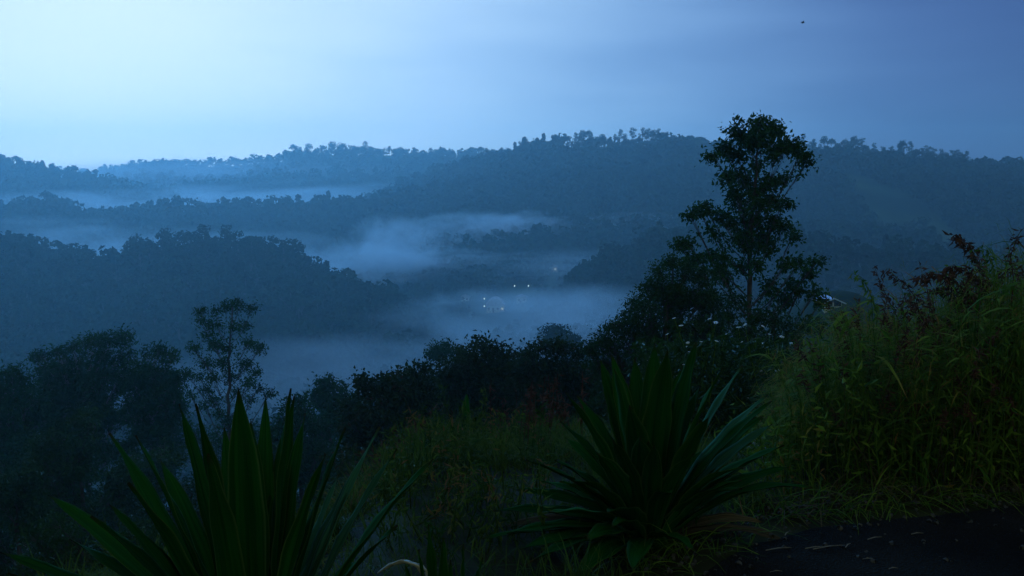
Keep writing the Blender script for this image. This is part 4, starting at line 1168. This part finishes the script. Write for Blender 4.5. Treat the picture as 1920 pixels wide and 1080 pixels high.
# small purple flowers among weeds
root = thing('purple_flowers', 'little plant with purple flowers beside the tip of the left agave', 'flowers', foot(745, 8.2))
st = MB(); rng = np.random.default_rng(5)
for px, py in ((735, 893), (742, 897), (750, 893), (729, 900), (758, 898), (724, 895)):
    h = np.array(at(px, py, 8.2 + rng.uniform(-.1, .1)))
    b = np.array(root.location) + rng.normal(0, .05, 3) * [1, 1, 0]
    tube(st, [b, (b + h) / 2 + rng.normal(0, .02, 3), h], [.004, .003, .002], 4)
    f = MB(); a = np.arange(7) * .9
    leaves(f, np.repeat(h[None], 7, 0), np.stack([np.cos(a), np.sin(a), np.full(7, .5)], 1), .028, .016, rng.uniform(0, 1, 7), rng)
    f.build('flower', M_PURPLE, root)
st.build('stems', M_GRASS, root)

# ------------------------------------------------------------------ rocks, litter
M_ROCK = plain_mat('pale_rock', (.20, .20, .22), (.34, .34, .36), .8, 9, .5)
def rock(px, py, D, s, label, seed):
    rng = np.random.default_rng(seed)
    bm = bmesh.new(); bmesh.ops.create_icosphere(bm, subdivisions=3, radius=1)
    ph = rng.uniform(0, 9, 3)
    for v in bm.verts:
        c = v.co
        k = 1 + .18 * math.sin(c.x * 3 + ph[0]) + .14 * math.sin(c.y * 4 + ph[1]) + .12 * math.sin(c.z * 5 + ph[2]) + rng.normal(0, .02)
        v.co = Vector((c.x * k * s[0], c.y * k * s[1], c.z * k * s[2]))
    me = bpy.data.meshes.new('rock'); bm.to_mesh(me); bm.free()
    me.materials.append(M_ROCK)
    for p in me.polygons: p.use_smooth = True
    o = bpy.data.objects.new('rock', me); o.location = at(px, py, D); o.rotation_euler = (0, 0, rng.uniform(0, 3)); col.objects.link(o)
    tag(o, label, 'rock')
rock(1445, 862, 5.9, (.10, .09, .10), 'pale rock just right of the right agave, lowest of three', 1)
rock(1420, 838, 6.4, (.08, .08, .07), 'pale rock partly behind the right agave leaves, leftmost of three', 2)
rock(1478, 842, 6.5, (.13, .10, .06), 'flat pale rock between the agave and the tall grass, rightmost of three', 3)

M_LITTER = plain_mat('dry_litter', (.12, .10, .07), (.22, .19, .14), .85, 15)
lit = [(1555, 1026, .16, .3, 'long dry stalk lying on the road, nearest the middle of the litter'), (1530, 1027, .10, .2, 'short dry stalk beside the long one on the road'), (1590, 1022, .06, .9, 'small bent dry stalk right of the long one on the road'),
       (1627, 1045, .045, .1, 'short dry bit on the road under the bent stalk'), (1675, 1062, .04, .2, 'tiny pale bit lying lowest on the road'), (1460, 1030, .12, .25, 'thin dry stalk at the left part of the road'), (1475, 1002, .05, 1.0, 'dry scrap at the road edge below the right agave'),
       (1640, 1010, .08, .4, 'dry stalk at the road edge below the tall grass'), (1720, 1000, .06, .2, 'dry scrap at the road edge farther right'), (1455, 1074, .05, .15, 'dry scrap at the bottom edge of the road')]
for px, py, L, a, lab in lit:
    dep = PITCH + math.atan((py - 540) / FPX); Y = (CAM_Z - .035) / math.tan(dep)
    p = at(px, py, Y); p.z = gz(p.x, p.y) + .036
    d = Vector((math.cos(a), math.sin(a), 0))
    m_ = MB(); q0 = np.array(p - d * L / 2); q1 = np.array(p + d * L / 2); qm = (q0 + q1) / 2 + [0, .004, .003]
    blades(m_, np.array([q0 + [0, 0, .002]]), np.array([d]) + [[0, 0, .06]], L, .004, .05, .6, 4)
    tube(m_, [q0, qm, q1], [.002, .0025, .001], 5)
    tag(m_.build('dry_stalk', M_LITTER, None, p), lab, 'plant litter', 'dry bits lying on the road')

# ------------------------------------------------------------------ bird
bp = at(1505, 43, 60)
bird = MB()
M_BIRD = plain_mat('bird_feather', (.02, .02, .022), (.03, .03, .032), .7, 10)
s = .11
tube(bird, [bp + Vector((-1.1 * s, 0, 0)), bp + Vector((-.7 * s, 0, .02)), bp, bp + Vector((.6 * s, 0, .02)), bp + Vector((.85 * s, 0, .03)), bp + Vector((1.1 * s, 0, .02))], [.004, .02, .035, .022, .024, .003], 8)
bo = bird.build('bird', M_BIRD, None, bp)
tag(bo, 'tiny dark bird flying high in the sky at the upper right', 'bird')
for sgn in (-1, 1):
    wv = MB()
    A = []
    for t in np.linspace(0, 1, 6):
        c = np.array(bp) + [.25 * s - .6 * s * t * t, sgn * 1.9 * s * t, .9 * s * math.sin(t * 2.2)]
        ch = s * .75 * (1 - t) ** .6 + .002
        A += [c + [ch * .5, 0, 0], c - [ch * .5, 0, 0], c - [ch * .5, 0, .006], c + [ch * .5, 0, -.006]]
    Fq = []
    for i in range(5):
        for k in range(4):
            k2 = (k + 1) % 4; Fq.append((i * 4 + k, i * 4 + k2, i * 4 + 4 + k2, i * 4 + 4 + k))
    wv.add(np.array(A), Fq, smooth=True)
    w_ = wv.build('wing', M_BIRD, None, bp)
    w_.location = (0, 0, 0); w_.parent = bo

# ------------------------------------------------------------------ village in the valley
M_WALL = plain_mat('painted_wall', (.4, .4, .33), (.5, .5, .42), .8, 2)
M_ROOF = plain_mat('pale_sheet_roof', (.24, .23, .24), (.32, .3, .31), .7, 1.5)
M_ROOFB = plain_mat('blue_sheet_roof', (.35, .5, .75), (.45, .6, .85), .4, 1.5)
M_DARK = plain_mat('dark_window', (.02, .02, .025), rough=.2)
M_LIT = plain_mat('lit_window', (.5, .5, .4), emit=((1, .95, .75), .55))
M_POLE = plain_mat('pole_metal', (.1, .1, .1), rough=.6)
M_LAMP = plain_mat('lamp_head', (.8, .8, .8), emit=((.85, 1, .9), 1.3))
def box_geo(mb, lo, hi, mat=0):
    x0, y0, z0 = lo; x1, y1, z1 = hi
    V = [(x0, y0, z0), (x1, y0, z0), (x1, y1, z0), (x0, y1, z0), (x0, y0, z1), (x1, y0, z1), (x1, y1, z1), (x0, y1, z1)]
    mb.add(V, [(0, 3, 2, 1), (4, 5, 6, 7), (0, 1, 5, 4), (1, 2, 6, 5), (2, 3, 7, 6), (3, 0, 4, 7)], mat=mat)
def house(px, py, D, w, d, h, rise, label, round_roof=False, roofm=None, lit=1, seed=0):
    p = hit(px, py)
    w, d, h, rise = [q * p.y / D for q in (w, d, h, rise)]
    root = thing('house', label, 'house', (p.x, p.y, p.z))
    X, Y, Z = p
    m = MB(); box_geo(m, (X - w / 2, Y, Z - 3), (X + w / 2, Y + d, Z + h)); m.build('wall', M_WALL, root)
    r = MB(); n = 14 if round_roof else 2; ov = .5
    prof = []
    for i in range(n + 1):
        t = i / n
        xx = X - w / 2 - ov + (w + 2 * ov) * t
        zz = Z + h - .1 + (rise * math.sin(math.pi * t) ** .8 if round_roof else rise * (1 - abs(2 * t - 1)))
        prof.append((xx, zz))
    V = []
    for yy in (Y - ov, Y + d + ov):
        for xx, zz in prof: V.append((xx, yy, zz))
        for xx, zz in prof: V.append((xx, yy, zz - .18 if not round_roof else min(zz - .18, Z + h + .1)))
    k = n + 1; Fq = []
    for i in range(n):
        Fq.append((i, i + 1, 2 * k + i + 1, 2 * k + i)); Fq.append((k + i, 3 * k + i, 3 * k + i + 1, k + i + 1))
        Fq.append((i, k + i, k + i + 1, i + 1)); Fq.append((2 * k + i, 2 * k + i + 1, 3 * k + i + 1, 3 * k + i))
    Fq += [(0, 2 * k, 3 * k, k), (n, k + n, 3 * k + n, 2 * k + n)]
    r.add(V, Fq); r.build('roof', roofm or M_ROOF, root)
    # gable infill, door and windows
    nwin = max(2, int(w / 2.2))
    for i in range(nwin):
        cx = X - w / 2 + w * (i + .5) / nwin
        f = MB(); box_geo(f, (cx - .5, Y - .04, Z + h * .42), (cx + .5, Y + .02, Z + h * .42 + 1.0))
        f.build('window', M_LIT if i == nwin - 1 and lit else M_DARK, root)
    dr = MB(); box_geo(dr, (X - w * .12 - .45, Y - .05, Z), (X - w * .12 + .45, Y + .02, Z + h * .38)); dr.build('door', M_DARK, root)
    return root
house(929, 586, 470, 8.5, 9, 3.2, 3.6, 'pale round-roofed building in the misty valley, beside the bright lamps', True, seed=1)
house(978, 568, 480, 5, 6, 2.6, 1.2, 'faint small house right of the round-roofed building', lit=0)
house(1037, 510, 560, 5, 6, 2.8, 1.4, 'faint lone house higher on the misty slope', lit=1)
house(872, 566, 490, 4, 5, 2.2, 1, 'faint low shed left of the round-roofed building', lit=0)
house(1562, 580, 150, 2.6, 4, 1.1, .8, 'small building with pale blue roof glimpsed past the tall grass', roofm=M_ROOFB, lit=0)

def street_lamp(px, py, D, label, h=6.0):
    foot_ = hit(px, py + 14 if py > 550 else py + 16)
    top = at(px, py, foot_.y); h = top.z - foot_.z
    root = thing('street_lamp', label, 'street lamp', (top.x, top.y, top.z - h), 'lamps in the valley')
    m = MB(); tube(m, [(top.x, top.y, top.z - h - 3), (top.x, top.y, top.z - h * .5), (top.x, top.y, top.z - .1), (top.x + .5, top.y, top.z + .15)], [.09, .08, .06, .05], 6); m.build('pole', M_POLE, root)
    b = MB(); box_geo(b, (top.x + .3, top.y - .3, top.z - .35), (top.x + .8, top.y + .3, top.z + .35)); b.build('lamp_head', M_LAMP, root)
street_lamp(906, 560, 462, 'upper bright lamp left of the round-roofed building')
street_lamp(906, 574, 458, 'lower bright lamp left of the round-roofed building')
street_lamp(963, 536, 478, 'bright lamp uphill to the right of the round-roofed building')
street_lamp(989, 536, 480, 'dimmer lamp farthest right of the four valley lamps')

# ------------------------------------------------------------------ mist banks lying in the valleys, and the haze
def mist(px, py, D, rx, ry, rz, dens, label, seed=0, wisp=1.0, nscale=1.6, aniso=.4, rot=0, colr=(.85, .93, 1)):
    bm = bmesh.new(); bmesh.ops.create_icosphere(bm, subdivisions=3, radius=1)
    me = bpy.data.meshes.new('mist'); bm.to_mesh(me); bm.free()
    o = bpy.data.objects.new('mist', me)
    o.location = at(px, py, D); o.scale = (rx, ry, rz); o.rotation_euler = (0, 0, rot)
    col.objects.link(o)
    m, t, N, Lk = new_mat('mist_air')
    out = N('ShaderNodeOutputMaterial'); v = N('ShaderNodeVolumePrincipled')
    tc = N('ShaderNodeTexCoord')
    ln = N('ShaderNodeVectorMath'); ln.operation = 'LENGTH'; Lk(tc.outputs['Object'], ln.inputs[0])
    mp = N('ShaderNodeVectorMath'); mp.operation = 'MULTIPLY_ADD'; mp.inputs[1].default_value = (nscale, nscale, nscale * .6); mp.inputs[2].default_value = (seed * 7.3, seed * 3.1, seed)
    Lk(tc.outputs['Object'], mp.inputs[0])
    no = N('ShaderNodeTexNoise'); no.inputs['Scale'].default_value = 1.0; no.inputs['Detail'].default_value = 5; no.inputs['Distortion'].default_value = 1.0
    Lk(mp.outputs[0], no.inputs['Vector'])
    # falloff: 1 at the centre, 0 before the surface, pushed about by the noise
    a = N('ShaderNodeMath'); a.operation = 'MULTIPLY_ADD'; a.inputs[1].default_value = -2.0 * wisp; Lk(no.outputs['Fac'], a.inputs[0]); a.inputs[2].default_value = 1.0 * wisp
    b = N('ShaderNodeMath'); b.operation = 'ADD'; Lk(ln.outputs['Value'], b.inputs[0]); Lk(a.outputs[0], b.inputs[1])
    mr = N('ShaderNodeMapRange'); mr.interpolation_type = 'SMOOTHSTEP'
    mr.inputs['From Min'].default_value = .95; mr.inputs['From Max'].default_value = .15
    mr.inputs['To Min'].default_value = 0; mr.inputs['To Max'].default_value = dens
    Lk(b.outputs[0], mr.inputs['Value'])
    mr2 = N('ShaderNodeMapRange'); mr2.interpolation_type = 'SMOOTHSTEP'
    mr2.inputs['From Min'].default_value = 1.0; mr2.inputs['From Max'].default_value = .8
    Lk(ln.outputs['Value'], mr2.inputs['Value'])
    mu = N('ShaderNodeMath'); mu.operation = 'MULTIPLY'; Lk(mr.outputs[0], mu.inputs[0]); Lk(mr2.outputs[0], mu.inputs[1])
    Lk(mu.outputs[0], v.inputs['Density'])
    v.inputs['Color'].default_value = (*colr, 1); v.inputs['Anisotropy'].default_value = aniso
    Lk(v.outputs[0], out.inputs['Volume'])
    me.materials.append(m)
    tag(o, label, kind='stuff')
mist(620, 735, 290, 100, 80, 17, .010, 'mist lying in the valley behind the slender lone tree', 1, .6)
mist(1060, 622, 360, 85, 70, 19, .018, 'mist filling the valley floor above the centre thicket', 2, 1.3, 2.2)
mist(560, 505, 580, 110, 60, 15, .010, 'mist trailing along the back of the near ridge', 12, 1.0)
mist(1120, 500, 560, 120, 60, 12, .008, 'thin mist in front of the low wooded ridge at the centre', 13, 1.4, 2.4)
mist(735, 455, 560, 34, 40, 19, .022, 'soft puff of mist rising in the side valley left of centre', 3, 1.2, 2.0)
mist(690, 492, 570, 60, 50, 14, .014, 'mist spreading low behind the right end of the near ridge', 16, 1.2, 2.2)
mist(800, 485, 580, 50, 40, 9, .016, 'thin mist trailing right from the puff in the side valley', 17, 1.3, 2.6)
mist(890, 436, 668, 56, 34, 17, .030, 'drift of mist lying along the foot of the big hill', 4, 1.3, 2.4)
mist(970, 425, 668, 44, 30, 13, .026, 'upper wisp of mist at the foot of the big hill', 18, 1.4, 2.6)
mist(1215, 418, 690, 90, 34, 9, .024, 'thin streak of mist left of the tall young tree', 5, 1.0)
mist(220, 418, 960, 310, 125, 36, .017, 'mist filling the valley between the far left ridges', 6, 1.2, 2.6)
mist(600, 388, 1080, 320, 100, 33, .014, 'mist behind the middle ridge', 7, .8)
mist(380, 342, 1340, 460, 80, 42, .013, 'pale mist under the farthest ridge', 8, .6)
mist(120, 485, 640, 230, 110, 30, .009, 'mist between the near ridge and the grove at left', 9, 1.2, 2.4)
mist(1650, 570, 420, 170, 130, 30, .003, 'bluish mist filling the valley at right', 10, .6)

m, t, N, Lk = new_mat('haze_air')
o_ = N('ShaderNodeOutputMaterial'); v = N('ShaderNodeVolumePrincipled')
v.inputs['Color'].default_value = (.66, .92, 1, 1)
v.inputs['Density'].default_value = HAZE_DENSITY
v.inputs['Anisotropy'].default_value = HAZE_ANISO
Lk(v.outputs[0], o_.inputs['Volume'])
zlo = float(GZ.min()) - 1.5
zhi = 85.0
mb = MB(); box_geo(mb, (-1410, -310, zlo), (1410, 1760, zhi))
tag(mb.build('haze', m), 'bluish morning haze filling the air over the valley', kind='stuff')
print('ground max', GZ.max(), 'min', GZ.min())
